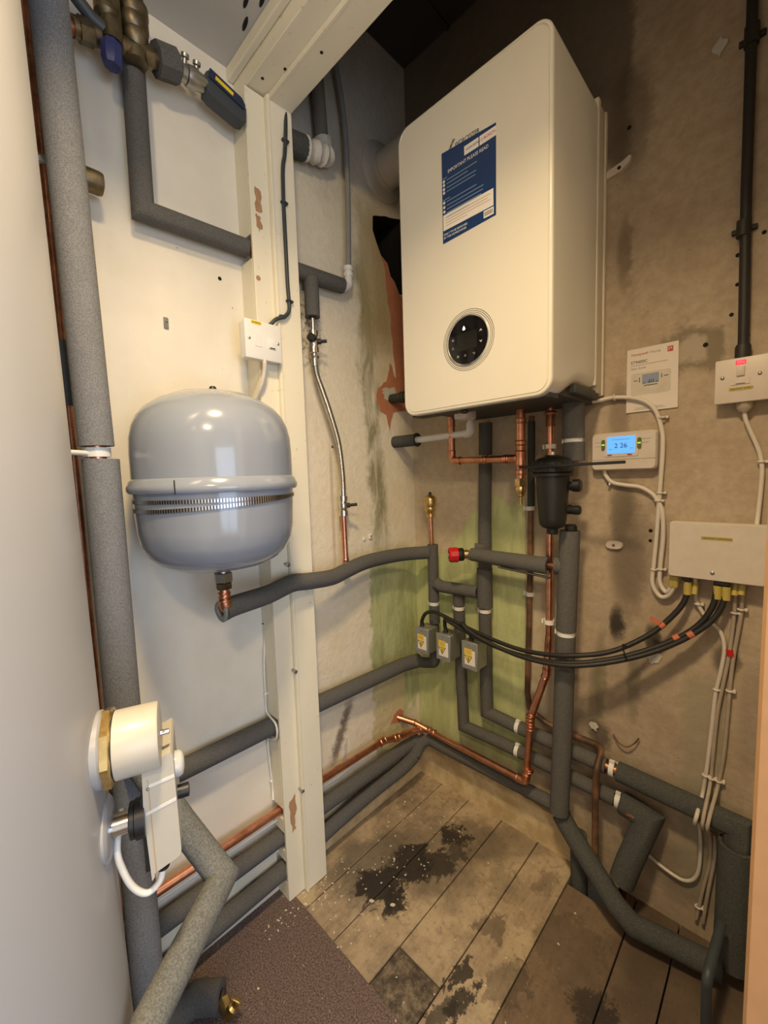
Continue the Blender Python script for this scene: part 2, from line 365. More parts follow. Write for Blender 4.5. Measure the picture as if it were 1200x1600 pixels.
def screw(parent, p, axis, r=.004, mat='steel', name='screw'):
    mb = MB(); A = Vector(axis).normalized(); mb.lathe([(r, 0), (r, .0012), (r * .7, .0022), (0, .0026)], p, A, 14)
    return obj(name, mb, mat, parent)

CLIP = 'white_plastic'
def clip(parent, p, d, r, wall, mat=CLIP, w=.012, base=True):
    """white pipe clip: a collar round the pipe at p (direction d) with a foot towards the wall"""
    p = Vector(p); d = Vector(d).normalized(); W = Vector(wall).normalized()
    mb = MB(); mb.hollow([p - d * w / 2, p + d * w / 2], r + .0035, r, 16)
    side = d.cross(W).normalized()
    if base:
        q = p + W * (r + .003); L = .010
        a = [q + side * .005 - d * w / 2, q - side * .005 - d * w / 2, q - side * .005 + d * w / 2, q + side * .005 + d * w / 2]
        mb.loft([a, [v + W * L for v in a]])
    e = p + side * (r + .004)
    a = [e + W * .003 - d * w / 2, e - W * .006 - d * w / 2, e - W * .006 + d * w / 2, e + W * .003 + d * w / 2]
    mb.loft([a, [v + side * .004 for v in a]])
    return obj('pipe_clip', mb, mat, parent)

def sleeves(parent, runs, r, inner=None, ri=.011, mat='foam', imat='copper', name='insulation', seg=16):
    for run in runs: 
        mb = MB(); mb.hollow(run, r, ri * 1.05, seg); obj(name, mb, mat, parent)
    if inner:
        mb = MB(); mb.tube(inner, ri, 12); obj('pipe', mb, imat, parent)

def copper_run(parent, pts, r=.011, bend=.02, mat='copper', fit=True, name='pipe'):
    mb = MB(); mb.tube(fillet(pts, bend), r, 14); obj(name, mb, mat, parent)
    if fit:
        P = [Vector(p) for p in pts]
        for i in range(1, len(P) - 1):
            a = (P[i - 1] - P[i]).normalized(); b = (P[i + 1] - P[i]).normalized(); ang = a.angle(b)
            if ang > PI - .15: continue
            t = bend / math.tan(ang / 2) + r * 1.1
            q = fillet([P[i] + a * t, P[i], P[i] + b * t], bend)
            mb = MB(); mb.tube(q, r * 1.14, 14); mb.torus(q[0], a, r * 1.13, r * .16, 18, 6); mb.torus(q[-1], b, r * 1.13, r * .16, 18, 6)
            obj('elbow', mb, mat, parent)
def collar(parent, p, d, r, l=.022, mat='copper', name='coupling'):
    p = Vector(p); d = Vector(d).normalized(); mb = MB(); mb.tube([p - d * l / 2, p + d * l / 2], r * 1.14, 14)
    for s in (-1, 1): mb.torus(p + d * s * l / 2, d, r * 1.13, r * .16, 18, 6)
    return obj(name, mb, mat, parent)
def hexnut(parent, p, d, r, l, mat='brass', name='nut'):
    mb = MB(); mb.lathe([(r * .9, -l / 2), (r, -l / 2 + .001), (r, l / 2 - .001), (r * .9, l / 2)], p, d, 6); return obj(name, mb, mat, parent, False)

# ------------------------------------------------------------------ the setting
HC = 2.155; CC = 2.56
def wall_with_holes(x, loops, y0, y1, z0, z1, th):
    """wall in the plane X = x, room on +X, with real openings of depth th"""
    bm = bmesh.new(); E = []
    def loop(pts):
        vs = [bm.verts.new((x, a, b)) for a, b in pts]; return [bm.edges.new((vs[i], vs[(i + 1) % len(vs)])) for i in range(len(vs))]
    E += loop([(y0, z0), (y1, z0), (y1, z1), (y0, z1)]); hl = []
    for L in loops: e = loop(L); E += e; hl += e
    bmesh.ops.triangle_fill(bm, use_beauty=True, use_dissolve=False, edges=E)
    r = bmesh.ops.extrude_edge_only(bm, edges=hl)
    for v in [g for g in r['geom'] if isinstance(g, bmesh.types.BMVert)]: v.co.x -= th
    return bm
hole = [(-.176, 2.012), (-.160, 2.020), (-.14, 2.026), (-.115, 2.036), (-.09, 2.040), (-.03, 2.058), (-.02, 1.80), (-.055, 1.80), (-.078, 1.835), (-.098, 1.848), (-.112, 1.885), (-.142, 1.90), (-.162, 1.935), (-.178, 1.968)]
bm = wall_with_holes(0, [hole], -1.95, 0, -.02, CC, .14)
mb = MB(); mb.add_bm(bm); wl = struct('wall_left', mb, 'wall_left')
mb = MB(); mb.box(-.16, -.142, -1.95, 0, -.02, CC); struct('cavity_shade_lining', mb, 'hole', wl)  # added near-black backing: the hole's inner shade as colour
mb = MB(); hc = (-.10, 1.92); mb.loft([[(x_, hc[0] + (a - hc[0]) * .995, hc[1] + (b - hc[1]) * .995) for a, b in hole] for x_ in (-.002, -.14)], False, False); struct('cavity_shade_lining', mb, 'hole', wl, True)  # added near-black sides, painted as dark as the shaded cavity
# bare plaster showing where the paint has come away
def patch(poly, mat, th, name, parent, ax='x', o=(0, 0, 0)):
    mb = MB(); mb.prism(poly, th, o, ax); return struct(name, mb, mat, parent)
def rag(poly, amp=.006, n=4):
    out = []
    for i in range(len(poly)):
        a, b = poly[i], poly[(i + 1) % len(poly)]
        for j in range(n): t = j / n; out.append((a[0] + (b[0] - a[0]) * t + random.uniform(-amp, amp) * (j > 0), a[1] + (b[1] - a[1]) * t + random.uniform(-amp, amp) * (j > 0)))
    return out
patch(rag([(-.144, 1.898), (-.112, 1.883), (-.098, 1.846), (-.078, 1.833), (-.055, 1.798), (-.02, 1.798), (-.02, 1.50), (-.085, 1.50), (-.098, 1.60), (-.104, 1.70), (-.118, 1.78), (-.125, 1.86)], .004), 'terracotta', .0012, 'bare_plaster', wl)
patch(rag([(-.02, 1.50), (-.085, 1.505), (-.115, 1.555), (-.135, 1.49), (-.175, 1.462), (-.185, 1.43), (-.172, 1.392), (-.140, 1.376), (-.125, 1.32), (-.106, 1.385), (-.02, 1.40)], .004), 'terracotta', .0014, 'bare_plaster', wl)
patch(rag([(-.160, 1.46), (-.10, 1.475), (-.085, 1.44), (-.10, 1.425), (-.15, 1.43)], .006), 'plaster_white', .003, 'crumbling_plaster', wl)
patch(rag([(-.395, .245), (-.385, .30), (-.37, .318), (-.375, .275), (-.38, .245)], .004), 'plaster_white', .002, 'crumbling_plaster', wl)
patch(rag([(-.165, .262), (-.150, .292), (-.125, .30), (-.098, .288), (-.092, .262), (-.12, .250)], .005), 'terracotta', .0014, 'bare_plaster', wl)
for (yy, zz) in ((-.710, 1.655),):
    mb = MB(); mb.lathe([(.0045, 0), (.0045, .0008), (.003, .0009)], (0, yy, zz), (1, 0, 0), 14); struct('screw_hole', mb, 'hole', wl)

mb = MB(); mb.box(-.16, 1.06, 0, .10, -.16, CC); wb = struct('wall_back', mb, 'wall_back')
for (xx, zz, rr) in ((.918, 1.98, .004), (.955, 1.96, .004), (.952, 1.64, .004), (.912, 1.61, .0045), (.913, 1.55, .004), (.862, 1.437, .005), (.905, 1.49, .004), (.933, 1.44, .004), (.765, 1.01, .0045), (.765, .985, .004), (.70, 1.98, .005)):
    mb = MB(); mb.lathe([(rr, 0), (rr, .0008), (rr * .5, .0009)], (xx, 0, zz), (0, -1, 0), 12); struct('screw_hole', mb, 'hole', wb)
patch(rag([(.628, .452), (.640, .462), (.652, .448), (.648, .436), (.634, .438)], .004), 'plaster_white', .006, 'crumbling_plaster', wb, 'y', (0, -.006, 0))
patch(rag([(.76, .70), (.775, .715), (.795, .70), (.79, .675), (.77, .672)], .005), 'plaster_white', .003, 'crumbling_plaster', wb, 'y', (0, -.003, 0))
patch(rag([(.856, 2.045), (.872, 2.06), (.882, 2.04), (.87, 2.02)], .004), 'plaster_white', .006, 'crumbling_plaster', wb, 'y', (0, -.006, 0))
mb = MB(); mb.box(1.05, 1.15, -.60, 0, -.16, CC); struct('wall_right', mb, 'plain_wall')
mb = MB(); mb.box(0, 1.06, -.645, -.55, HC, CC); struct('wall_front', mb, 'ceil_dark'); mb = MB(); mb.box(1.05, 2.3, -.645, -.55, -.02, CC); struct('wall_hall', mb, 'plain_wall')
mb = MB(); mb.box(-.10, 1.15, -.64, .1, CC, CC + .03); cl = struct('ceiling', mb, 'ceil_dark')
for xx in (.18, .42, .66, .9):
    mb = MB(); mb.box(xx, xx + .012, -.55, 0, CC - .008, CC); struct('cover_strip', mb, 'ceil_dark', cl)
mb = MB(); mb.box(0, 2.3, -1.95, -.645, HC, HC + .03); ch = struct('ceiling', mb, 'ceil_hall')
for (xx, yy, an) in ((.165, -.695, -.2), (.190, -.672, -.2), (.122, -.675, -.2)):
    mb = MB(); mb.prism([(xx + .017 * math.cos(a) * math.cos(an) - .0042 * math.sin(a) * math.sin(an), yy + .017 * math.cos(a) * math.sin(an) + .0042 * math.sin(a) * math.cos(an)) for a in [2 * PI * i / 14 for i in range(14)]], .001, (0, 0, HC - .001), 'z'); struct('board_hole', mb, 'hole', ch)
# hall behind the camera, with the window the daylight comes through
mb = MB(); mb.box(-.1, 2.3, -2.05, -1.95, -.02, CC); struct('wall_hall', mb, 'plain_wall')
mb = MB(); mb.box(2.3, 2.4, -2.05, -1.75, -.02, CC); mb.box(2.3, 2.4, -.75, -.55, -.02, CC); mb.box(2.3, 2.4, -1.75, -.75, -.02, .35); mb.box(2.3, 2.4, -1.75, -.75, 2.0, CC); struct('wall_window', mb, 'plain_wall')
mb = MB()
for a in ((-1.75, -1.71, .35, 2.0), (-.79, -.75, .35, 2.0), (-1.71, -.79, .35, .39), (-1.71, -.79, 1.96, 2.0), (-1.27, -1.23, .39, 1.96)): mb.box(2.33, 2.37, *a)
struct('window_1', mb, 'trim')
# floor: boards in the cupboard, ply under the carpet in the hall
mb = MB(); ZB = -.02; xs = [0, .109, .227, .358, .483, .600, .755, .852, 1.05]
for a, b in zip(xs, xs[1:]):
    g = .0016
    if a == .600: mb.box(a + g, b - g, -.64, -.085, ZB, 0, .0012, 1); mb.box(.695, b - g, -.0845, 0, ZB, 0, .0012, 1); continue
    if a == .358: mb.box(a + g, b - g, -.524, 0, ZB, 0, .0012, 1); mb.box(a + g, b - g, -.64, -.527, ZB, 0, .0012, 1); continue
    mb.box(a + g, b - g, -.64, 0, ZB, 0, .0012, 1)
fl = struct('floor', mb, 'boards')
mb = MB(); mb.box(-.1, 1.15, -.645, .1, -.165, -.15); mb.box(-.1, 2.4, -2.05, -.64, -.02, -.004); struct('sub_floor', mb, 'subfloor', fl)
mb = MB(); mb.box(0.0, 2.3, -1.95, -.632, -.004, .004); tag(obj('carpet', mb, 'carpet'), 'worn dark brown carpet covering the hall floor in front of the bare boards', 'carpet')
# skirtings
top = [(0, .135)]; xx = .02
while xx < .60: top.append((xx, .128 - .02 * max(0, (xx - .45) / .15) + random.uniform(-.004, .004))); xx += .02
mb = MB(); mb.prism([(0, 0)] + top + [(.602, .09), (.605, .05), (.60, 0)], .012, (0, -.0125, 0), 'y'); struct('baseboard_back', mb, 'skirt')
mb = MB(); mb.box(0, .010, -.53, -.012, 0, .135, .002, 1); struct('baseboard_left', mb, 'skirt')
mb = MB(); mb.box(0, .012, -1.95, -.652, 0, .15, .002, 1); struct('baseboard_hall', mb, 'trim')
mb = MB(); mb.box(0, .0075, -.531, -.22, .135, .142); struct('trim_4', mb, 'trim')

# door frame: jamb with notches where the pipes pass, head, right jamb
JX = .064
pipes_z = [(.498, .030), (.256, .017), (.174, .028), (.085, .032), (1.73, .028), (2.046, .0)]
mb = MB(); mb.box(.054, JX, -.652, -.531, .002, 2.085, .002, 1)
zc = sorted([(z - h, z + h) for z, h in pipes_z if h]); z = .002
for a, b in zc + [(2.085, 2.085)]:
    if a > z: mb.box(0, .054, -.652, -.531, z, a)
    z = b
t1 = struct('trim_1', mb, 'trim')
mb = MB(); mb.box(JX, JX + .012, -.603, -.531, .002, 2.085, .002, 1); mb.box(JX + .012, JX + .016, -.603, -.596, .002, 2.085, .0015, 1); struct('door_stop', mb, 'trim', t1)
for (yy, zz) in ((-.606, .653), (-.603, .310), (-.612, .945)):
    mb = MB(); mb.tube([(JX, yy, zz), (JX + .016, yy + .001, zz - .002)], .0035, 10); mb.lathe([(.005, 0), (.005, .002), (.002, .003)], (JX + .015, yy + .001, zz - .002), (1, 0, -.1), 12); struct('screw', mb, 'steel', t1, True)
def chip(pl): 
    mb = MB(); mb.prism(rag(pl, .003), .0009, (JX, 0, 0), 'x'); struct('chipped_paint', mb, 'raw_wood', t1)
chip([(-.640, 1.866), (-.624, 1.86), (-.622, 1.815), (-.630, 1.808), (-.640, 1.812)]); chip([(-.640, 1.805), (-.628, 1.80), (-.624, 1.775), (-.633, 1.765), (-.640, 1.78)])
chip([(-.636, .288), (-.617, .302), (-.616, .25), (-.622, .238), (-.620, .205), (-.632, .195), (-.636, .23)])
mb = MB(); mb.lathe([(.006, 0), (.006, .0009)], (JX, -.643, 1.655), (1, 0, 0), 14); struct('screw_hole', mb, 'raw_wood', t1)
mb = MB(); mb.box(0, 1.05, -.645, -.531, 2.090, HC, .002, 1); t2 = struct('trim_2', mb, 'trim')
mb = MB(); mb.box(0, 1.05, -.597, -.531, 2.080, 2.090, .0015, 1); mb.box(0, 1.05, -.597, -.590, 2.077, 2.080, .001, 1); struct('door_stop', mb, 'trim', t2)
mb = MB(); mb.box(0, 1.05, -.662, -.645, HC - .03, HC, .003, 1); struct('cover_strip', mb, 'trim', t2)
for (xx, yy) in ((.10, -.625), (.155, -.60), (.25, -.57)):
    mb = MB(); mb.lathe([(.0035, 0), (.0035, .0009)], (xx, yy, 2.090 if yy < -.597 else 2.080), (0, 0, -1), 12); struct('screw_hole', mb, 'hole', t2)
mb = MB(); mb.box(.9955, 1.05, -.65, -.531, .002, 2.077, .003, 1); mb.box(.9955, 1.05, -.662, -.65, .002, 2.12, .003, 1); struct('trim_3', mb, 'trim_wood')

# ------------------------------------------------------------------ boiler
BX0, BX1, BZ0, BZ1, BF = .2536, .6536, 1.3234, 2.040, -.3335
bo = thing('boiler', 'large white wall-hung gas boiler with round black display and blue notice', 'boiler', (.4536, 0, BZ0))
def rrect(x0, x1, z0, z1, r, y, n=7):
    pts = []
    for cx, cz, a0 in ((x1 - r, z1 - r, 0), (x0 + r, z1 - r, PI / 2), (x0 + r, z0 + r, PI), (x1 - r, z0 + r, 1.5 * PI)):
        for i in range(n + 1): a = a0 + PI / 2 * i / n; pts.append((cx + r * math.cos(a), y, cz + r * math.sin(a)))
    return pts
st = []
for y_, zb, ins in ((-.322, 0, 0), (-.30, .0, 0), (-.28, .001, 0), (-.26, .006, 0), (-.235, .016, 0), (-.21, .027, 0), (-.19, .034, 0), (-.17, .038, 0), (-.075, .038, 0)):
    st.append(rrect(BX0 + ins, BX1 - ins, BZ0 + zb, BZ1, .034, y_))
mb = MB(); mb.loft(st); obj('casing', mb, 'boiler_side', bo, True, 35)
mb = MB(); mb.loft([rrect(BX0, BX1, BZ0, BZ1, .034, -.322), rrect(BX0, BX1, BZ0, BZ1, .034, -.329), rrect(BX0 + .0015, BX1 - .0015, BZ0 + .0015, BZ1 - .0015, .033, -.3325), rrect(BX0 + .004, BX1 - .004, BZ0 + .004, BZ1 - .004, .031, BF), rrect(BX0 + .0065, BX1 - .0065, BZ0 + .0065, BZ1 - .0065, .029, BF), rrect(BX0 + .008, BX1 - .008, BZ0 + .008, BZ1 - .008, .028, BF + .0025), rrect(BX0 + .0095, BX1 - .0095, BZ0 + .0095, BZ1 - .0095, .027, BF)])
obj('front_panel', mb, 'boiler', bo, True, 50)
mb = MB(); mb.box(BX0 - .002, BX1 + .002, -.075, -.055, BZ0 + .05, BZ1 - .004, .004, 2); mb.box(BX0 + .002, BX1 - .002, -.055, -.016, BZ0 + .035, BZ1 - .006, .004, 2); mb.box(BX0 - .001, BX1 + .001, -.016, -.001, BZ0 + .032, BZ1 - .004, .003, 2)
obj('back_frame', mb, 'boiler_frame', bo)
mb = MB(); mb.box(BX0 + .012, BX1 - .012, -.315, -.27, BZ0 - .001, BZ0 + .03); mb.box(BX0 + .02, BX1 - .02, -.27, -.02, BZ0 + .012, BZ0 + .06); mb.box(BX1 - .055, BX1 - .004, -.19, -.03, BZ0 + .02, BZ0 + .042, .004)
obj('underside_tray', mb, 'boiler_under', bo)
mb = MB(); mb.lathe([(.006, 0), (.009, .002), (.009, .006), (.004, .008)], (.425, -.305, BZ0 - .0015), (0, 0, -1), 14); obj('drain_plug', mb, 'black_plastic', bo)
mb = MB(); mb.box(.355, .395, -.25, -.20, BZ0 - .012, BZ0 + .015, .004); obj('terminal_box', mb, 'aged_plastic', bo)
# round control
cc = Vector((.4555, BF, 1.4775)); cn = (0, -1, 0)
ctrl = obj('control_display', MB().lathe([(.0540, 0), (.0540, .0015), (.0535, .002), (0, .002)], cc, cn, 56), 'gloss_black', bo)
mb = MB(); mb.lathe([(.0540, 0), (.0575, 0), (.0575, .0022), (.0555, .003), (.0540, .0022)], cc, cn, 56, False); obj('display_ring', mb, 'chrome', ctrl)
for R_ in (.0605, .0645, .0685):
    mb = MB(); mb.torus(cc, cn, R_, .0006, 64, 6); obj('rim_groove', mb, 'ink', ctrl)
def onb(dx, dz, h=.0022): return (cc.x + dx * 1.25, cc.y - h, cc.z + dz * 1.25)
mb = MB(); mb.prism([(-.004, -.0015), (-.0028, -.0035), (0, -.0045), (.0028, -.0035), (.004, -.0015), (.0032, .0008), (0, .006), (-.0025, .002)], -.0004, onb(-.007, .0225), 'y'); obj('flame_symbol', mb, 'flame_led', ctrl)
mb = MB(); mb.box(cc.x - .028, cc.x + .026, cc.y - .0024, cc.y - .0015, cc.z - .022, cc.z + .018); obj('screen', mb, simple('dark_screen', (.014, .014, .013), .12), ctrl)
def strokes(parent, segs, wd, o, mat, name='symbol', h=.0003, ax='y'):
    mb = MB(); o = Vector(o)
    for (a, b) in segs:
        d = Vector((b[0] - a[0], b[1] - a[1])); L = d.length; d.normalize(); nrm = Vector((-d.y, d.x)) * wd / 2
        q = [(a[0] + nrm.x, a[1] + nrm.y), (b[0] + nrm.x, b[1] + nrm.y), (b[0] - nrm.x, b[1] - nrm.y), (a[0] - nrm.x, a[1] - nrm.y)]
        mb.prism(q, -h if ax == 'y' else h, o, ax)
    return obj(name, mb, mat, parent, False)
u_ = .0028
strokes(ctrl, [((-u_, -u_ / 2), (0, u_)), ((0, u_), (u_, -u_ / 2))], .0012, onb(.029, .0105), 'light_ink'); strokes(ctrl, [((-u_, u_ / 2), (0, -u_)), ((0, -u_), (u_, u_ / 2))], .0012, onb(.029, -.008), 'light_ink')
strokes(ctrl, [((-u_, i * .0018), (u_, i * .0018)) for i in (-1, 0, 1)], .0012, onb(-.032, .006), 'grey_ink'); strokes(ctrl, [((-u_, -u_), (0, 0)), ((u_, -u_), (0, 0)), ((0, 0), (0, u_))], .0014, onb(-.032, -.0085), 'grey_ink')
strokes(ctrl, [((-u_, i * .0018), (u_, i * .0018)) for i in (-1, 0, 1)], .0014, onb(-.021, -.0265), 'grey_ink'); strokes(ctrl, [((-u_, -.001), (u_, .001)), ((0, -.002), (0, .003))], .0014, onb(-.005, -.0275), 'grey_ink'); strokes(ctrl, [((-u_, .002), (u_, .002)), ((u_, .002), (u_, -.001)), ((u_, -.001), (0, -.002))], .0012, onb(.0135, -.0275), 'grey_ink')
# maker's name and notice
text_mesh('WORCESTER', .0138, (.4275, BF - .0002, 1.9135), (1, 0, -.05), (0, 0, 1), 'navy_ink', bo, sx=.80, depth=.0003)
strokes(bo, [((0, 0), (.012, .020)), ((.004, 0), (.015, .019)), ((.001, .003), (.018, .017))], .0014, (.411, BF - .0002, 1.914), 'navy_ink', 'emblem')
no_ = obj('notice_label', MB().loft([[(.391, BF - .0012, 1.716), (.531, BF - .0006, 1.722), (.5325, BF - .0006, 1.907), (.391, BF - .0012, 1.918)], [(.391, BF - .0001, 1.716), (.531, BF - .0001, 1.722), (.5325, BF - .0001, 1.907), (.391, BF - .0001, 1.918)]]), 'blue_label', bo, False)
# the label is put on squarely: its printed blocks follow
NY = BF - .0012
def nbox(x0, x1, z0, z1, mat, name='printed_panel', e=.0003): return obj(name, MB().box(x0, x1, NY - e, NY + .0004, z0, z1), mat, no_, False)
nbox(.4535, .4905, 1.8815, 1.9005, 'paper'); nbox(.4930, .5335, 1.8815, 1.9005, 'paper')
text_mesh('WORCESTER', .0062, (.458, NY - .0004, 1.889), (1, 0, 0), (0, 0, 1), 'navy_ink', no_); text_mesh('BOSCH', .0085, (.5035, NY - .0004, 1.8885), (1, 0, 0), (0, 0, 1), 'red_ink', no_)
mb = MB(); mb.torus((.4985, NY - .0004, 1.8912), (0, 1, 0), .0026, .0005, 16, 6); obj('emblem', mb, 'grey_ink', no_)
text_mesh('IMPORTANT PLEASE READ', .0105, (.408, NY - .0003, 1.8665), (1, 0, 0), (0, 0, 1), 'light_ink', no_, sx=.86)
lines = []
for i, (w_, z_) in enumerate(((.082, 1.853), (.058, 1.845), (.080, 1.836), (.078, 1.828), (.012, 1.8595), (.020, 1.812), (.080, 1.806), (.098, 1.797), (.096, 1.789), (.092, 1.781), (.060, 1.772))):
    x0 = .3935 if w_ < .03 else .404
    lines.append(((x0, z_), (x0 + w_, z_)))
strokes(no_, lines, .0017, (0, NY - .0002, 0), 'pale_blue_ink', 'printed_line')
for z_ in (1.853, 1.845, 1.836, 1.828, 1.806, 1.796, 1.786):
    mb = MB(); mb.lathe([(.0033, 0), (.0033, .0004)], (.3965, NY, z_), (0, -1, 0), 14); obj('bullet_mark', mb, 'light_ink', no_)
nbox(.393, .5255, 1.744, 1.779, 'paper'); 
strokes(no_, [((.400, z_), (.400 + w_, z_)) for z_, w_ in ((1.771, .118), (1.765, .112), (1.759, .119), (1.753, .060))], .0013, (0, NY - .0003, 0), 'tan_ink', 'printed_line')
nbox(.5015, .526, 1.7265, 1.7415, 'paper', 'barcode_panel'); strokes(no_, [((.504 + i * .0021, 1.7295), (.504 + i * .0021, 1.7385)) for i in range(10)], .0009, (0, NY - .0003, 0), 'ink', 'barcode')
text_mesh('ONLY TO BE REMOVED', .0062, (.394, NY - .0002, 1.7325), (1, 0, 0), (0, 0, 1), 'light_ink', no_); text_mesh('BY THE HOMEOWNER', .0062, (.394, NY - .0002, 1.725), (1, 0, 0), (0, 0, 1), 'light_ink', no_)

# flue
fu = thing('flue', 'wide white flue duct running from boiler top into wall above dark hole', 'flue', (0, -.125, 2.165))
mb = MB(); mb.tube(fillet([(.0, -.125, 2.165), (.44, -.125, 2.165), (.44, -.125, BZ1)], .07, 8), .055, 28); obj('duct', mb, 'flue', fu)
mb = MB(); mb.lathe([(.092, 0), (.092, .004), (.086, .010), (.066, .014), (.0575, .018), (.0575, .03), (.055, .03)], (0, -.125, 2.165), (1, 0, 0), 32); obj('wall_collar', mb, 'flue', fu)

# ------------------------------------------------------------------ expansion vessel
VX, VY = .169, -.825
ve = thing('expansion_vessel', 'grey-blue steel expansion vessel strapped to the left wall, rim round its middle', 'expansion vessel', (VX, VY, .985))
prof = [(0, .9865), (.03, .987), (.06, .990), (.09, .997), (.115, 1.009), (.133, 1.026), (.1435, 1.048), (.148, 1.075), (.1515, 1.148)]
mb = MB(); mb.lathe(prof, (VX, VY, 0), seg=64); obj('lower_shell', mb, 'vessel', ve)
prof = [(.1515, 1.172), (.1515, 1.22), (.150, 1.25), (.1455, 1.272), (.137, 1.292), (.123, 1.309), (.10, 1.325), (.07, 1.338), (.035, 1.345), (0, 1.347)]
mb = MB(); mb.lathe(prof, (VX, VY, 0), seg=64); obj('upper_shell', mb, 'vessel', ve)
prof = [(.150, 1.147), (.158, 1.1485), (.1605, 1.153), (.1605, 1.160), (.158, 1.164), (.156, 1.170), (.1515, 1.1745), (.150, 1.1745)]
mb = MB(); mb.lathe(prof, (VX, VY, 0), seg=64); obj('rim', mb, 'vessel', ve)
a = math.radians(-48); 
mb = MB(); mb.box(-.0006, .0006, -.0012, .0004, -.012, .012, mat=Matrix.Translation((VX, VY, 1.159)) @ Matrix.Rotation(a, 4, 'Z') @ Matrix.Translation((.1612, 0, 0))); obj('rim_split', mb, 'ink', ve)
for zz, tilt in ((1.127, .02), (1.134, -.012)):
    rings = []
    for i in range(64):
        an = 2 * PI * i / 64; e = Vector((math.cos(an), math.sin(an), 0)); zc_ = zz + tilt * e.y * .3 + .004 * math.sin(an * 1)
        rr = .1508
        rings.append([Vector((VX, VY, zc_ + dz)) + e * (rr + dr) for dr, dz in ((.0, -.0032), (.002, -.0032), (.002, .0032), (.0, .0032))])
    mb = MB(); ids = [mb.ring(q) for q in rings]
    for i in range(64): mb.bridge(ids[i], ids[(i + 1) % 64])
    obj('strap', mb, 'strap', ve)
mb = MB(); mb.box(0, .022, VY - .02, VY + .02, 1.12, 1.142, .002); obj('wall_bracket', mb, 'steel', ve)
mb = MB(); mb.lathe([(.007, 0), (.007, .009), (.005, .012), (0, .012)], (VX, VY + .004, 1.345), (0, 0, 1), 16); obj('valve_cap', mb, 'black_plastic', ve)
mb = MB(); mb.tube([(.010, VY + .11, 1.325), (.010, VY + .11, 1.345)], .007, 12); obj('wall_plug', mb, 'steel', ve)
# vessel tail: union, copper bend
vt = thing('vessel_tail_pipe', 'brass union and copper bend under the grey-blue expansion vessel', 'pipe', (VX, VY, .985))
mb = MB(); mb.lathe([(.012, 0), (.012, -.012)], (VX, VY, .987), seg=20); obj('thread', mb, 'steel', vt)
hexnut(vt, (VX, VY, .967), (0, 0, 1), .019, .020, 'steel'); hexnut(vt, (VX, VY, .949), (0, 0, 1), .0165, .014, 'brass_old')
copper_run(vt, [(VX, VY, .942), (VX, VY, .897), (VX - .02, VY + .045, .893)], .0105, .018)
collar(vt, (VX, VY, .925), (0, 0, 1), .0105, .016)

# vessel pipe: bowed lagged run across the jamb to the corner
vp = thing('insulated_pipe', 'bowed grey foam-lagged pipe running from the vessel across the white post', 'pipe', (.16, VY, .893))
pth = spline([(.160, -.828, .893), (.150, -.795, .895), (.125, -.70, .893), (.105, -.62, .900), (.095, -.56, .892), (.080, -.47, .882), (.070, -.409, .888), (.062, -.33, .897), (.058, -.24, .898), (.070, -.15, .897), (.098, -.092, .896), (.117, -.070, .896)], 4)
mb = MB(); mb.hollow(pth, .0225, .012, 18); obj('insulation', mb, 'foam', vp)
mb = MB(); mb.lathe([(.0225, 0), (.0235, .003), (.019, .005), (.012, .004), (.012, 0)], pth[0], (0.1, -1, -.05), 18, False); obj('cut_end', mb, 'foam_inside', vp)

# filling loop on the left wall
lo = thing('filling_loop', 'braided steel flexible filling hose with two chrome valves on the stained left wall', 'hose', (.04, -.466, 1.69))
mb = MB(); mb.hollow([(.04, -.466, 1.715), (.04, -.467, 1.612)], .0205, .010, 16); obj('insulation', mb, 'foam', lo)
mb = MB(); mb.tube([(.04, -.467, 1.625), (.04, -.466, 1.50)], .0065, 12); obj('pipe', mb, 'chrome', lo)
def iso(root, p, dirv, handle, hl=.03):
    p = Vector(p); mb = MB(); mb.lathe([(.009, -.031), (.0140, -.030), (.0140, -.015), (.0105, -.014), (.0130, -.008), (.0130, .008), (.0105, .014), (.0140, .015), (.0140, .030), (.009, .031)], p, dirv, 12); v = obj('isolating_valve', mb, 'chrome', root)
    for h in handle:
        h = Vector(h).normalized(); mb = MB(); mb.lathe([(.0045, .008), (.0075, .010), (.0075, .020), (.004, .022)], p, h, 12)
        q = p + h * .017; w = Vector((0, 0, 1)); 
        mb.tube([q, q + h * hl], .0048, 8); obj('lever', mb, 'black_plastic', v)
iso(lo, (.04, -.467, 1.545), (0, 0, 1), [(.45, .8, .12)], .020)
mb = MB(); mb.lathe([(.0115, .008), (.0115, .022), (.008, .025)], (.04, -.467, 1.552), (.55, -.8, 0), 14); obj('test_cap', mb, 'black_plastic', lo)
mb = MB(); mb.lathe([(.012, 0), (.012, .006), (.008, .008)], (.04, -.466, 1.500), (0, 0, 1), 8); mb.lathe([(.008, 0), (.008, -.02)], (.04, -.466, 1.50), seg=14); obj('union', mb, 'chrome', lo)
hose = spline([(.04, -.466, 1.49), (.044, -.464, 1.455), (.050, -.450, 1.410), (.052, -.428, 1.350), (.050, -.401, 1.272), (.046, -.388, 1.20), (.042, -.382, 1.140), (.04, -.382, 1.118)], 5)
mb = MB(); mb.tube(hose, .0078, 14); obj('braided_hose', mb, 'braid', lo)
for p, d in ((hose[0], (0, 0, 1)), (hose[-1], (0, 0, 1))): 
    mb = MB(); mb.tube([Vector(p) - Vector((0, 0, .010)), Vector(p) + Vector((0, 0, .012))], .0088, 14); obj('ferrule', mb, 'chrome', lo)
iso(lo, (.04, -.383, 1.080), (0, 0, 1), [(.45, .85, .05)], .026)
copper_run(lo, [(.04, -.384, 1.055), (.045, -.386, .900)], .0085, .02, fit=False); collar(lo, (.045, -.386, .912), (0, 0, 1), .0085, .010)

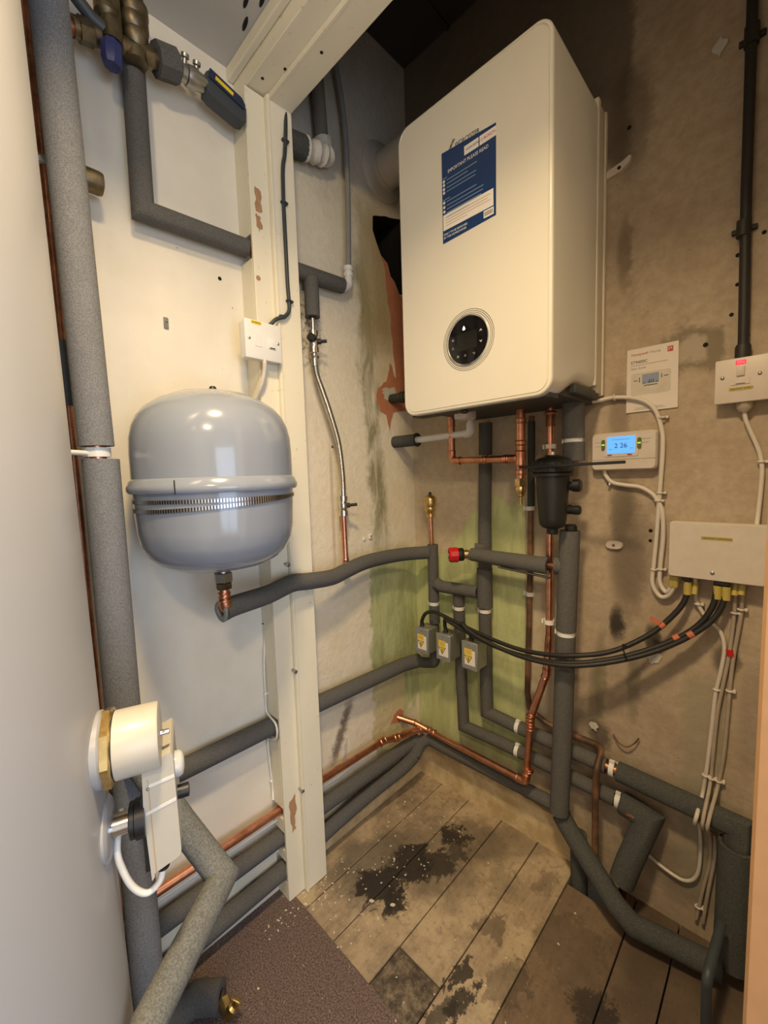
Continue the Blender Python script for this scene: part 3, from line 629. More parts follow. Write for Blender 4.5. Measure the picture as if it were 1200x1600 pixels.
# lagged pipes high on the left wall
p = thing('insulated_pipe', 'charcoal-lagged pipe dropping from the top valves and elbowing right, on cream wall', 'pipe', (.035, -.88, 1.73))
r_ = .0215; X = .032
sleeves(p, [[(X, -.879, 2.02), (X, -.8815, 1.726), (X, -.653, 1.7325)]], r_)
mb = MB(); mb.tube([(X, -.652, 1.7325), (X, -.56, 1.7325)], .011, 12); obj('pipe', mb, 'copper', p)
p = thing('insulated_pipe', 'short charcoal-lagged pipe beyond the white post feeding the filling hose', 'pipe', (.035, -.53, 1.73))
sleeves(p, [[(X, -.530, 1.7245), (X, -.347, 1.733)]], .0215)
p = thing('plastic_pipe', 'slim grey plastic pipe rising from white push-fit elbow up the left wall', 'pipe', (.035, -.325, 1.735))
mb = MB(); mb.tube(fillet([(X, -.345, 1.735), (X, -.320, 1.735), (X, -.320, 1.795)], .012), .0115, 14); obj('elbow', mb, 'white_plastic', p)
for a_, d_ in (((X, -.336, 1.735), (0, 1, 0)), ((X, -.320, 1.772), (0, 0, 1)), ((X, -.320, 1.790), (0, 0, 1))):
    mb = MB(); mb.lathe([(.0138, -.006), (.0148, -.003), (.0148, .003), (.0138, .006)], a_, d_, 16); obj('collet', mb, 'white_plastic', p)
mb = MB(); mb.tube(spline([(X, -.320, 1.78), (X, -.314, 1.90), (X, -.310, 2.05), (X, -.311, 2.16), (X, -.322, 2.26), (X, -.345, 2.36), (X, -.37, 2.46), (X, -.385, 2.555)], 4), .0078, 12); obj('pipe', mb, 'grey_plastic_pipe', p)
# plaster-bandaged pipe
p = thing('bandaged_pipe', 'pipe with lumpy white bandaged elbow high behind the white post', 'pipe', (.04, -.53, 2.045))
mb = MB(); mb.hollow([(.035, -.531, 2.040), (.035, -.468, 2.052)], .030, .012, 18); obj('insulation', mb, 'foam_dark', p)
q = [Vector((.036, -.472, 2.050)).lerp(Vector((.040, -.415, 2.062)), i / 7) for i in range(8)] + fillet([(.040, -.412, 2.063), (.038, -.398, 2.066), (.034, -.402, 2.10)], .012)
rn = random.Random(3); tmp = MB(); Pq = [Vector(v) for v in q]; rings = []
for i, v in enumerate(Pq):
    d = (Pq[min(i + 1, len(Pq) - 1)] - Pq[max(i - 1, 0)]).normalized(); u_b = d.orthogonal().normalized(); w_b = d.cross(u_b); rb = .027 + .004 * math.sin(i * 1.7)
    rings.append([v + (Matrix.Identity(3) @ (Vector((1, 0, 0)) - d * d.x).normalized() * math.cos(2 * PI * j / 16) + d.cross((Vector((1, 0, 0)) - d * d.x).normalized()) * math.sin(2 * PI * j / 16)) * (rb + rn.uniform(-.002, .002)) for j in range(16)])
tmp.loft(rings); obj('bandage', tmp, 'plaster_white', p)
mb = MB(); mb.tube([(.032, -.402, 2.10), (.032, -.412, 2.30), (.032, -.418, 2.555)], .019, 14); obj('riser', mb, simple('dark_riser', (.17, .15, .12), .8), p)  # riser in one even dark grey-brown

# lagged and copper pipes low on the left wall (they pass through the white post)
p = thing('insulated_pipe', 'waist-low charcoal-lagged pipe crossing the left wall behind post to first motor box', 'pipe', (.028, -.9, .5))
sleeves(p, [[(.028, -1.30, .512), (.028, -.90, .506), (.028, -.53, .499), (.045, -.14, .494), (.060, -.07, .490)]], .0245)
mb = MB(); mb.hollow(fillet([(.055, -.085, .490), (.085, -.062, .486), (.125, -.060, .498), (.130, -.058, .55)], .012), .0185, .0115, 14); obj('insulation', mb, 'foam_dark', p)
p = thing('copper_pipe', 'bare copper pipe low along the left wall above two lagged pipes', 'pipe', (.036, -.6, .256))
copper_run(p, [(.032, -1.3, .262), (.032, -.654, .255), (.034, -.50, .262), (.038, -.245, .256), (.045, -.20, .246), (.060, -.125, .238)], .011, .03, fit=False)
collar(p, (.038, -.25, .256), (0, 1, 0), .011, .02); collar(p, (.047, -.19, .2445), (.2, 1, -.1), .011, .016)
p = thing('insulated_pipe', 'upper of two charcoal-lagged pipes near the floor under the copper pipe', 'pipe', (.03, -.6, .174))
sleeves(p, [[(.030, -1.3, .172), (.030, -.65, .175), (.030, -.50, .174), (.034, -.30, .173), (.040, -.13, .178), (.055, -.075, .182)]], .0225)
p = thing('insulated_pipe', 'lowest charcoal-lagged pipe lying along the skirting of the left wall', 'pipe', (.038, -.6, .09))
sleeves(p, [spline([(.036, -1.3, .062), (.034, -.66, .078), (.034, -.50, .092), (.036, -.42, .10), (.042, -.30, .112), (.058, -.18, .128), (.068, -.12, .15)], 3), [(.068, -.12, .15), (.066, -.082, .178), (.075, -.058, .186)]], .0235)

# ------------------------------------------------------------------ pipes on the back (boiler) wall
YP = -.036
p = thing('insulated_pipe', 'slim lagged riser in the corner carrying the brass air vent', 'pipe', (.128, -.06, .55))
sleeves(p, [[(.128, -.060, .924), (.128, -.060, .723)], [(.129, -.060, .707), (.130, -.060, .645)]], .0185, [(.128, -.060, .90), (.130, -.058, .60)], .0105)
clip(p, (.128, -.060, .715), (0, 0, 1), .013, (0, 1, 0))
mb = MB(); mb.tube([(.124, -.060, .90), (.121, -.060, 1.03)], .0078, 12); obj('copper_stub', mb, 'copper', p)
p2 = thing('air_vent', 'small brass automatic air vent on copper stub in the corner', 'air vent', (.121, -.06, 1.02))
mb = MB(); mb.lathe([(.009, 0), (.0145, .002), (.0145, .012), (.012, .014), (.015, .02), (.0195, .026), (.0195, .034), (.0185, .036), (.0215, .04), (.0215, .066), (.017, .074), (.007, .078)], (.121, -.06, 1.018), seg=20); obj('body', mb, 'brass', p2)
mb = MB(); mb.lathe([(.005, 0), (.005, .010), (.003, .012)], (.121, -.06, 1.094), seg=12); obj('cap', mb, 'black_plastic', p2)

p = thing('insulated_pipe', 'short lagged cross pipe linking the corner riser and the middle riser', 'pipe', (.215, -.05, .78))
sleeves(p, [[(.143, -.066, .792), (.165, -.064, .782), (.292, -.040, .779)]], .0205)
p = thing('insulated_pipe', 'lagged riser behind the middle motor box turning right near the floor', 'pipe', (.217, YP, .7))
sleeves(p, [[(.2165, YP, .762), (.2165, YP, .720)], [(.2165, YP, .700), (.222, YP, .465), (.2285, YP, .292), (.420, YP, .2935)], [(.436, YP, .2935), (.705, YP, .285)]], .0195, [(.2165, YP, .75), (.222, YP, .465), (.2285, YP, .292), (.745, YP, .283)], .011)
clip(p, (.2165, YP, .710), (0, 0, 1), .014, (0, 1, 0)); clip(p, (.428, YP, .2935), (1, 0, 0), .015, (0, 1, 0)); clip(p, (.714, YP, .2845), (1, 0, 0), .016, (0, 1, 0))
sleeves(p, [[(.723, YP, .2845), (.785, -.045, .277), (.752, -.085, .165), (.740, -.095, .115)]], .029, ri=.013, mat='foam_dark')
mb = MB(); mb.tube([(.745, -.093, .13), (.74, -.096, -.02)], .011, 12); obj('pipe', mb, 'copper_old', p)
mb = MB(); mb.box(-.001, .030, -.003, .003, -.004, .004, .002, mat=Matrix.Translation((.742, YP - .031, .283)) @ Matrix.Rotation(.12, 4, 'Y')); obj('exposed_copper', mb, 'copper', p)
p = thing('insulated_pipe', 'tall lagged riser from boiler through the right motor box, then right along the wall', 'pipe', (.318, YP, .7))
sleeves(p, [[(.3255, YP, 1.32), (.3235, YP, 1.222)], [(.323, YP, 1.202), (.318, YP, .92), (.3165, YP, .732)], [(.3165, YP, .712), (.3185, YP, .50), (.320, YP, .378), (.423, YP, .372)], [(.437, YP, .372), (.683, YP, .366)], ], .0205, [(.3255, YP, 1.325), (.3185, YP, .50), (.320, YP, .377), (.93, YP - .006, .364)], .011)
clip(p, (.3232, YP, 1.213), (0, 0, 1), .016, (0, 1, 0)); clip(p, (.3165, YP, .722), (0, 0, 1), .015, (0, 1, 0)); clip(p, (.430, YP, .372), (1, 0, 0), .015, (0, 1, 0)); clip(p, (.698, YP, .366), (1, 0, 0), .016, (0, 1, 0))
sleeves(p, [[(.712, YP, .366), (.955, -.042, .360), (.957, -.070, .05)]], .0255, ri=.013, mat='foam_dark')
sleeves(p, [[(.957, -.056, .325), (.957, -.070, .05)]], .034, ri=.0255, mat='foam_dark')
# thicker sleeve at the lower end of the middle section
mb = MB(); mb.hollow([(.3165, YP, .86), (.3165, YP, .734)], .0245, .0206, 16); obj('insulation', mb, 'foam', p)

# column
CY = -.084
p = thing('insulated_pipe', 'thick lagged column pipe beneath black filter, running to the floor', 'pipe', (.59, CY, .2))
sleeves(p, [[(.600, CY, 1.008), (.596, CY, .88), (.592, CY, .737)], [(.591, CY, .722), (.586, CY, .50), (.577, CY, .205)]], .0255, [(.600, CY, 1.01), (.586, CY, .50), (.578, CY, .22)], .0145)
clip(p, (.5915, CY, .7295), (0, 0, 1), .0195, (0, 1, 0))
sleeves(p, [[(.606, CY, 1.345), (.607, CY, 1.247)], [(.608, CY, 1.237), (.608, CY, 1.19)]], .0265, [(.606, CY, 1.345), (.607, CY, 1.195)], .0145)
clip(p, (.607, CY, 1.242), (0, 0, 1), .019, (0, 1, 0), base=False)
p = thing('insulated_pipe', 'split lagged branch from the red relief valve to the thick column', 'pipe', (.44, -.085, .91))
r_ = .0205
pts0 = [(.303, -.088, .913), (.43, -.088, .911), (.545, -.088, .907)]
# sleeve with a slit that gapes open towards the right
rings = []
for i in range(13):
    t = i / 12; ctr = Vector(pts0[0]).lerp(Vector(pts0[2]), t); gap = .04 + .42 * max(0, t - .45) / .55; ring = []
    for j in range(19):
        a = -PI / 2 + .35 + gap + (2 * PI - 2 * gap) * j / 18
        ring.append(ctr + Vector((0, -math.cos(a) * (r_ + .003 * t), math.sin(a) * (r_ + .004 * t))))
    inn_ = [ctr + (v - ctr) * .60 for v in reversed(ring)]
    rings.append(ring + inn_)
mb = MB(); mb.loft(rings); obj('insulation', mb, 'foam', p, True, 60)
mb = MB(); mb.loft([[Vector((.40 + .15 * t, -.088 + dy, .888 - .010 * t + dz)) for dy, dz in ((-.016, 0), (-.006, -.005), (.006, -.004), (.006, -.001), (-.006, -.002), (-.016, .003))] for t in (0, .3, .6, 1)]); obj('hanging_flap', mb, 'foam', p)
mb = MB(); mb.tube([(.296, -.088, .913), (.575, -.082, .907)], .0105, 12); obj('pipe', mb, 'copper_old', p)
mb = MB(); mb.hollow([(.562, -.086, .912), (.596, -.080, .912)], .0245, .012, 14); obj('insulation', mb, 'foam', p)
mb = MB(); mb.hollow([(.296, -.060, .926), (.322, -.045, .926)], .018, .010, 12); obj('insulation', mb, 'foam', p)
rv = thing('relief_valve', 'safety relief valve with red cap on brass body in front of green paint', 'valve', (.27, -.12, .912))
ax = Vector((-.72, -.69, -.02)).normalized(); b0 = Vector((.303, -.086, .914))
mb = MB(); mb.lathe([(.011, -.004), (.011, .010), (.014, .012), (.014, .026), (.0115, .028)], b0, ax, 16); mb.lathe([(.010, 0), (.010, .016), (.007, .018)], b0 + ax * .014, (.3, .3, -.9), 14); obj('body', mb, 'brass', rv)
mb = MB(); mb.lathe([(.0185, 0), (.0208, .003), (.0208, .016), (.019, .018)], b0 + ax * .027, ax, 22); obj('collar', mb, 'black_plastic', rv)
prof = []
mb = MB(); mb.lathe([(.0215, 0), (.0240, .002), (.0240, .024), (.021, .029), (.011, .030), (.011, .028), (0, .028)], b0 + ax * .044, ax, 10); cp = obj('cap', mb, 'red', rv, False)
mb = MB(); mb.lathe([(.0052, 0), (.0052, .0025), (0, .003)], b0 + ax * .072, ax, 14); obj('cap_button', mb, simple('pink_disc', (.62, .36, .32), .5), cp)

# base pipe and its branch across the floor
p = thing('insulated_pipe', 'lagged pipe along the back skirting curving out across the floor on right', 'pipe', (.33, -.05, .18))
sleeves(p, [[(.080, -.052, .186), (.330, -.048, .186), (.545, -.046, .186), (.585, -.058, .176)]], .020, mat='foam')
sleeves(p, [[(.572, -.062, .180), (.605, -.078, .158), (.738, -.132, .076), (.775, -.135, .055), (.94, -.098, .045)]], .0255, mat='foam_dark')
sleeves(p, [[(.622, -.062, .15), (.626, -.060, -.05)]], .022, mat='foam_dark')

# copper: bottom run, tee at corner, rise with offset to the boiler
p = thing('copper_pipe', 'bare copper pipe from the corner tee along the back wall and up to boiler', 'pipe', (.1, -.06, .235))
YC = -.090
copper_run(p, [(.045, -.150, .240), (.082, -.066, .236), (.15, -.070, .234), (.481, YC, .247), (.4925, YC, .40)], .0105, .018)
copper_run(p, [(.4925, YC, .385), (.495, YC, .452), (.5335, -.070, .592), (.537, -.062, .70)], .0105, .014)
mb = MB(); mb.tube([(.537, -.062, .69), (.539, -.062, 1.335)], .0095, 14); obj('pipe', mb, 'copper', p)
for z_ in (.455, .425): collar(p, (.4945, YC, z_), (0, 0, 1), .0105, .010)
collar(p, (.105, -.068, .2355), (1, 0, 0), .0105, .040, name='tee'); collar(p, (.4905, YC, .290), (0, 0, 1), .0105, .008)
mb = MB(); mb.tube([(.095, -.068, .2355), (.050, -.090, .255), (-.01, -.128, .272)], .0108, 14); mb.torus((.050, -.090, .255), (-.06, -.035, .018), .0122, .002, 18, 6); obj('tee_branch', mb, 'copper', p)
mb = MB(); mb.lathe([(.0155, 0), (.018, .006), (.015, .010)], (.539, -.062, 1.316), seg=8); mb.lathe([(.012, -.030), (.012, 0)], (.539, -.062, 1.316), seg=14); obj('union', mb, 'copper_old', p)
clip(p, (.537, -.062, .742), (0, 0, 1), .011, (0, 1, 0)); clip(p, (.539, -.062, 1.232), (0, 0, 1), .011, (0, 1, 0), 'aged_plastic')

p = thing('old_gas_pipe', 'old brown-painted pipe beside green paint edge, bending right above the lagged pipes', 'pipe', (.465, -.022, .8))
mb = MB(); mb.tube(fillet([(.467, -.022, 1.325), (.465, -.022, 1.05), (.460, -.022, .74), (.4535, -.022, .49), (.462, -.022, .435), (.512, -.020, .412), (.555, -.014, .404), (.655, -.014, .402), (.668, -.030, .40), (.669, -.070, .37), (.669, -.076, .29), (.672, -.080, .05)], .02), .0085, 12); obj('pipe', mb, 'brown', p)
for z_ in (1.058, .800): clip(p, (.4625, -.022, z_), (0, 0, 1), .0095, (0, 1, 0))
mb = MB(); mb.tube([(.467, -.022, 1.31), (.4655, -.022, 1.065)], .0105, 12); obj('sleeve', mb, 'bottle_green', p)

p = thing('copper_pipe', 'polished copper tee pipe hanging under the boiler with brass drain cock', 'pipe', (.4, -.1, 1.2))
Y1 = -.100
copper_run(p, [(.2425, Y1, 1.345), (.2425, Y1, 1.207), (.462, Y1, 1.203)], .0105, .020)
mb = MB(); mb.tube([(.472, Y1, 1.345), (.4715, Y1, 1.145)], .0122, 14); obj('pipe', mb, 'copper', p)
for z_ in (1.305, 1.245, 1.165): collar(p, (.472, Y1, z_), (0, 0, 1), .0122, .012)
collar(p, (.472, Y1, 1.203), (0, 0, 1), .0122, .04, name='tee'); collar(p, (.448, Y1, 1.2035), (1, 0, 0), .0105, .026, name='tee_branch'); collar(p, (.36, Y1, 1.205), (1, 0, 0), .0105, .010); collar(p, (.425, Y1, 1.2037), (1, 0, 0), .0105, .006); collar(p, (.2425, Y1, 1.325), (0, 0, 1), .0105, .02)
dr = hexnut(p, (.4715, Y1, 1.137), (0, 0, 1), .016, .022, 'brass', 'drain_cock')
mb = MB(); mb.lathe([(.013, 0), (.015, -.004), (.015, -.014), (.010, -.020), (.010, -.026), (.0045, -.030), (.004, -.046), (.0055, -.047), (.0055, -.051)], (.4715, Y1, 1.126), seg=18); obj('drain_tail', mb, 'brass', dr)

p = thing('condensate_pipe', 'white plastic condensate pipe with grey lagged end entering the left wall', 'pipe', (.2, -.1, 1.287))
mb = MB(); mb.tube(fillet([(.002, Y1 - .002, 1.284), (.13, Y1, 1.284), (.3125, Y1, 1.288), (.313, Y1, 1.345)], .012), .0105, 14); obj('pipe', mb, 'white_plastic', p)
mb = MB(); mb.tube(fillet([(.290, Y1, 1.2875), (.3125, Y1, 1.288), (.313, Y1, 1.318)], .012), .0135, 14); obj('elbow', mb, 'white_plastic', p)
mb = MB(); mb.hollow([(.002, Y1 - .002, 1.284), (.102, Y1, 1.284)], .0205, .012, 18); obj('insulation', mb, 'foam_dark', p)
mb = MB(); mb.torus((.102, Y1, 1.284), (1, 0, 0), .0205, .003, 18, 6); obj('end_ring', mb, 'black_plastic', p)
p = thing('overflow_pipe', 'dark green ribbed pipe through crumbling pink plaster behind the boiler', 'pipe', (0, -.112, 1.436))
mb = MB(); mb.tube([(-.03, -.118, 1.432), (.06, -.105, 1.432), (.26, -.10, 1.432)], .0165, 14); obj('pipe', mb, 'bottle_green', p)
for x_ in (.045, .06, .075, .09): mb = MB(); mb.torus((x_, -.107, 1.432), (1, -.07, 0), .0168, .003, 18, 6); obj('rib', mb, 'bottle_green', p)

# magnetic filter with its key
FX, FY = .575, -.135
ft = thing('magnetic_filter', 'black plastic canister filter hanging below the boiler on right', 'filter', (FX, FY, 1.0))
mb = MB(); mb.lathe([(.012, 1.004), (.014, 1.006), (.014, 1.018), (.026, 1.022), (.032, 1.030), (.034, 1.045), (.0405, 1.145), (.0405, 1.156)], (FX, FY, 0), seg=36); obj('canister', mb, 'black_plastic', ft)
mb = MB(); mb.lathe([(.045, 1.152), (.0485, 1.153), (.0485, 1.160), (.046, 1.162), (.050, 1.164), (.0505, 1.176), (.047, 1.190), (.036, 1.198), (.020, 1.202), (.018, 1.206), (.012, 1.206)], (FX, FY, 0), seg=36); ld = obj('lid', mb, 'black_plastic', ft)
mb = MB()
for i in range(18): a = 2 * PI * i / 18; mb.tube([(FX + .049 * math.cos(a), FY + .049 * math.sin(a), 1.165), (FX + .047 * math.cos(a), FY + .047 * math.sin(a), 1.188)], .0028, 6)
obj('grip_ribs', mb, 'black_plastic', ld)
mb = MB(); mb.lathe([(.006, 0), (.006, .008), (.003, .009)], (FX, FY, 1.206), seg=14); obj('bleed_screw', mb, 'chrome', ft)
for z_, rr, L_ in ((1.128, .0155, .064), (1.066, .011, .064)):
    mb = MB(); mb.lathe([(.010, .02), (.010, L_ - .022), (rr, L_ - .020), (rr + .001, L_ - .004), (rr - .003, L_)], (FX, FY + .012, z_), (1, .12, 0), 20); obj('isolating_knob', mb, 'black_plastic', ft)
mb = MB(); mb.tube([(FX, FY + .03, 1.125), (.603, CY, 1.125)], .012, 12); mb.tube([(FX, FY + .03, 1.065), (.603, CY, 1.065)], .012, 12); obj('inlet', mb, 'black_plastic', ft)
mb = MB(); mb.lathe([(.014, 0), (.016, .004), (.016, .016), (.012, .02)], (.602, CY, 1.005), seg=8); obj('outlet_union', mb, 'black_plastic', ft)
sp = obj('filter_key', MB().box(-.064, .178, -.005, .005, -.0034, .0034, .001, 1, Matrix.Translation((FX - .004 + .004, FY - .052, 1.178)) @ Matrix.Rotation(-.015, 4, 'Y')), 'black_plastic'); tag(sp, 'thin flat black key bar lying across the filter lid, pointing right', 'key')

# zone valves
for i, (vx, vz, nm) in enumerate(((.1275, .601, 'grey valve motor box furthest into the corner, yellow warning sticker'), (.217, .602, 'grey valve motor box between the other two, yellow warning sticker'), (.317, .602, 'grey valve motor box nearest the copper pipes, yellow warning sticker'))):
    zv = thing('motorised_valve', nm, 'valve', (vx, -.05, vz - .045), 'zone valve motor boxes')
    mb = MB(); mb.box(vx - .026, vx + .027, -.129, -.072, vz - .043, vz + .042, .002, 1); obj('motor_box', mb, 'green_steel_box', zv)
    mb = MB(); mb.box(vx - .028, vx + .028, -.1315, -.128, vz - .045, vz + .044, .001, 1); fp = obj('front_plate', mb, 'grey_steel_box', zv)
    for dz in (-.038, .037): screw(fp, (vx, -.1315, vz + dz), (0, -1, 0), .0028)
    st_ = obj('sticker', MB().box(vx - .017, vx + .020, -.1320, -.1314, vz - .030, vz + .018), 'paper', fp, False)
    obj('yellow_panel', MB().box(vx - .018, vx + .010, -.1323, -.1319, vz + .002, vz + .022), 'yellow', st_, False)
    strokes(st_, [((vx - .014, vz + zz), (vx + .006, vz + zz)) for zz in (.016, .0115, .007)], .0016, (0, -.1323, 0), 'tan_ink', 'printed_line')
    obj('warning_triangle', MB().prism([(vx - .018, vz - .0005), (vx + .011, vz - .0005), (vx - .0035, vz - .025)], -.0003, (0, -.1320, 0), 'y'), 'ink', st_, False)
    obj('triangle_fill', MB().prism([(vx - .015, vz - .0022), (vx + .008, vz - .0022), (vx - .0035, vz - .021)], -.0003, (0, -.1322, 0), 'y'), 'yellow', st_, False)
    strokes(st_, [((vx - .001, vz - .004), (vx - .006, vz - .011)), ((vx - .006, vz - .011), (vx - .001, vz - .0105)), ((vx - .001, vz - .0105), (vx - .005, vz - .018))], .0016, (0, -.1324, 0), 'ink', 'lightning_bolt')
    mb = MB(); mb.tube([(vx, -.074, vz), (vx, -.040, vz)], .012, 12); mb.tube([(vx, -.040 - .015 * (i == 0), vz - .045), (vx, -.040 - .015 * (i == 0), vz + .045)], .0145, 12); obj('valve_body', mb, 'brass_old', zv)
    mb = MB(); mb.lathe([(.0085, 0), (.0075, .006), (.0055, .016)], (vx - .006 - .010 * (i == 0), -.108, vz + .042), (0, 0, 1), 14); obj('cable_gland', mb, 'black_rubber', zv)

# ------------------------------------------------------------------ cables on the back wall
def cable(name, label, pts, r, mat, cat='cable', n=6, extra=None, group=None, seg=10):
    root = thing(name, label, cat, pts[0], group)
    mb = MB(); mb.tube(spline(pts, n), r, seg); obj('sheath', mb, mat, root)
    return root
def sleeve_at(root, p, d, r, l, mat, name):
    p = Vector(p); d = Vector(d).normalized(); mb = MB(); mb.tube([p - d * l / 2, p + d * l / 2], r, 12); return obj(name, mb, mat, root)
gz = .648
b1 = cable('valve_cable', 'black cable looping from corner motor box to the control box, leftmost entry', [(.1115, -.108, gz + .006), (.114, -.112, .662), (.132, -.114, .692), (.165, -.115, .706), (.21, -.116, .702), (.27, -.117, .690), (.34, -.119, .678), (.42, -.122, .668), (.50, -.124, .666), (.60, -.124, .682), (.70, -.095, .710), (.775, -.06, .760), (.82, -.04, .812), (.845, -.032, .86), (.848, -.030, .92)], .0062, 'black_rubber', group='valve cables')
b2 = cable('valve_cable', 'black cable rising from middle motor box to control box, left of paired entries', [(.211, -.108, gz + .006), (.210, -.110, .668), (.214, -.1145, .690), (.235, -.128, .694), (.30, -.130, .678), (.40, -.132, .6575), (.50, -.134, .6545), (.60, -.130, .664), (.70, -.100, .692), (.79, -.065, .736), (.86, -.042, .790), (.895, -.034, .85), (.903, -.032, .92)], .0062, 'black_rubber', group='valve cables')
b3 = cable('valve_cable', 'black cable from motor box nearest copper pipes to control box, right of paired entries', [(.311, -.108, gz + .006), (.309, -.112, .662), (.298, -.118, .684), (.292, -.132, .700), (.33, -.140, .683), (.42, -.142, .662), (.52, -.144, .655), (.62, -.136, .665), (.72, -.10, .694), (.81, -.065, .740), (.88, -.045, .800), (.912, -.034, .855), (.918, -.032, .92)], .0062, 'black_rubber', group='valve cables')
for rt, p_, l_ in ((b1, (.848, -.030, .885), .03), (b2, (.903, -.032, .885), .03), (b3, (.918, -.032, .885), .03)): sleeve_at(rt, p_, (0, 0, 1), .0082, l_, 'yellow_sleeve', 'marker_sleeve')
for rt, p_, d_ in ((b1, (.803, -.047, .790), (1, .5, 1.1)), (b2, (.833, -.050, .768), (1, .3, .8)), (b3, (.86, -.051, .782), (1, .3, .85))): sleeve_at(rt, p_, d_, .0078, .013, 'orange_tape', 'tape_flag')
mb = MB(); mb.box(-.012, .012, -.001, .001, -.005, .005, mat=Matrix.Translation((.790, -.055, .800)) @ Matrix.Rotation(.4, 4, 'Y')); obj('tape_flag', mb, 'orange_tape', b1)
mb = MB(); mb.torus((.735, -.088, .712), (1, .4, .35), .016, .002, 18, 6); mb.box(.730, .738, -.092, -.088, .726, .738); tag(obj('cable_tie', mb, 'black_plastic'), 'black cable tie bundling the motor cables near the stained back wall', 'cable tie')
def nail_clip(root, p, r=.007, mat='white_cable'):
    x_, y_, z_ = p; mb = MB(); mb.torus((x_, y_, z_), (0, 0, 1), r, .0022, 14, 6); mb.box(x_ + r, x_ + r + .006, y_ - .003, -.0005, z_ - .003, z_ + .003, .001, 1); return obj('cable_clip', mb, mat, root)
w1 = cable('thermostat_cable', 'white cable from the boiler underside arching over booklet and down to control box', [(.60, -.06, 1.338), (.64, -.02, 1.343), (.681, -.011, 1.347), (.735, -.011, 1.335), (.768, -.010, 1.308), (.784, -.010, 1.26), (.788, -.010, 1.213), (.784, -.010, 1.105), (.780, -.010, 1.00), (.776, -.010, .931), (.774, -.011, .880), (.790, -.012, .851), (.808, -.016, .856), (.822, -.024, .885), (.826, -.028, .918)], .0052, 'white_cable')
w2 = cable('programmer_cable', 'white cable curving from under the programmer down to the control box', [(.660, -.012, 1.165), (.664, -.010, 1.148), (.680, -.010, 1.131), (.710, -.010, 1.124), (.742, -.010, 1.119), (.768, -.010, 1.103), (.780, -.0105, 1.085), (.790, -.0105, 1.06), (.794, -.0105, 1.00), (.790, -.0105, .925), (.790, -.012, .885), (.803, -.016, .865), (.814, -.022, .878), (.818, -.028, .918)], .0052, 'white_cable')
for p_ in ((.785, -.010, 1.285), (.785, -.010, 1.105), (.777, -.010, .915)): nail_clip(w1, p_)
for p_ in ((.781, -.010, 1.086), (.790, -.011, .918)): nail_clip(w2, p_)
mb = MB(); mb.lathe([(.004, 0), (.004, .003), (0, .004)], (.672, -.012, 1.127), (0, -1, 0), 10); obj('nail', mb, 'chrome', w2)
mb = MB(); mb.torus((.681, -.011, 1.347), (1, 0, .1), .0065, .0022, 14, 6); obj('cable_clip', mb, 'white_cable', w1)
for rt, p_ in ((w1, (.8245, -.027, .897)), (w2, (.8175, -.027, .897))): sleeve_at(rt, p_, (.1, -.2, 1), .0068, .028, 'yellow_sleeve', 'marker_sleeve')
w3 = cable('supply_cable', 'white cable leaving the control box, swinging right then down the wall', [(.861, -.028, .918), (.862, -.014, .87), (.866, -.010, .845), (.885, -.010, .812), (.908, -.010, .790), (.917, -.010, .752), (.913, -.010, .70), (.905, -.010, .64), (.900, -.010, .55), (.894, -.010, .45), (.888, -.012, .38), (.886, -.072, .37), (.882, -.068, .34), (.882, -.012, .31), (.888, -.010, .25), (.884, -.010, .17), (.860, -.010, .135), (.82, -.008, .135), (.78, -.008, .15)], .0042, 'white_cable')
w4 = cable('heating_cable', 'tan cable from the control box running down beside lagged pipe', [(.9315, -.028, .918), (.932, -.012, .86), (.931, -.010, .82), (.926, -.010, .74), (.918, -.010, .67), (.910, -.010, .60), (.905, -.010, .50), (.902, -.012, .42), (.898, -.070, .372), (.897, -.070, .34), (.905, -.012, .29), (.907, -.010, .22), (.896, -.010, .14), (.885, -.010, .05)], .0040, 'grey_cable', group='tan cables')
w5 = cable('heating_cable', 'tan cable right of its twin, bowing out down the wall from control box corner', [(.943, -.028, .918), (.944, -.012, .86), (.942, -.010, .82), (.934, -.010, .74), (.930, -.010, .67), (.928, -.010, .60), (.924, -.010, .50), (.916, -.012, .42), (.908, -.072, .372), (.906, -.072, .34), (.914, -.012, .29), (.914, -.010, .22), (.906, -.010, .14), (.898, -.010, .05)], .0040, 'grey_cable', group='tan cables')
for rt, p_ in ((w3, (.866, -.010, .845)), (w4, (.932, -.011, .838)), (w5, (.943, -.011, .848)), (w3, (.9065, -.010, .650)), (w5, (.929, -.010, .655)), (w3, (.8925, -.010, .432)), (w4, (.903, -.010, .430)), (w5, (.917, -.010, .430)), (w4, (.888, -.010, .085))): nail_clip(rt, p_, .0055)
for rt, p_ in ((w3, (.861, -.024, .885)), (w4, (.932, -.024, .895)), (w5, (.943, -.024, .898))): sleeve_at(rt, p_, (.02, .3, 1), .0062, .028, 'yellow_sleeve', 'marker_sleeve')
mb = MB(); mb.tube([(.926, -.010, .752), (.929, -.010, .738)], .0075, 10); obj('red_tape', mb, 'red', w5)

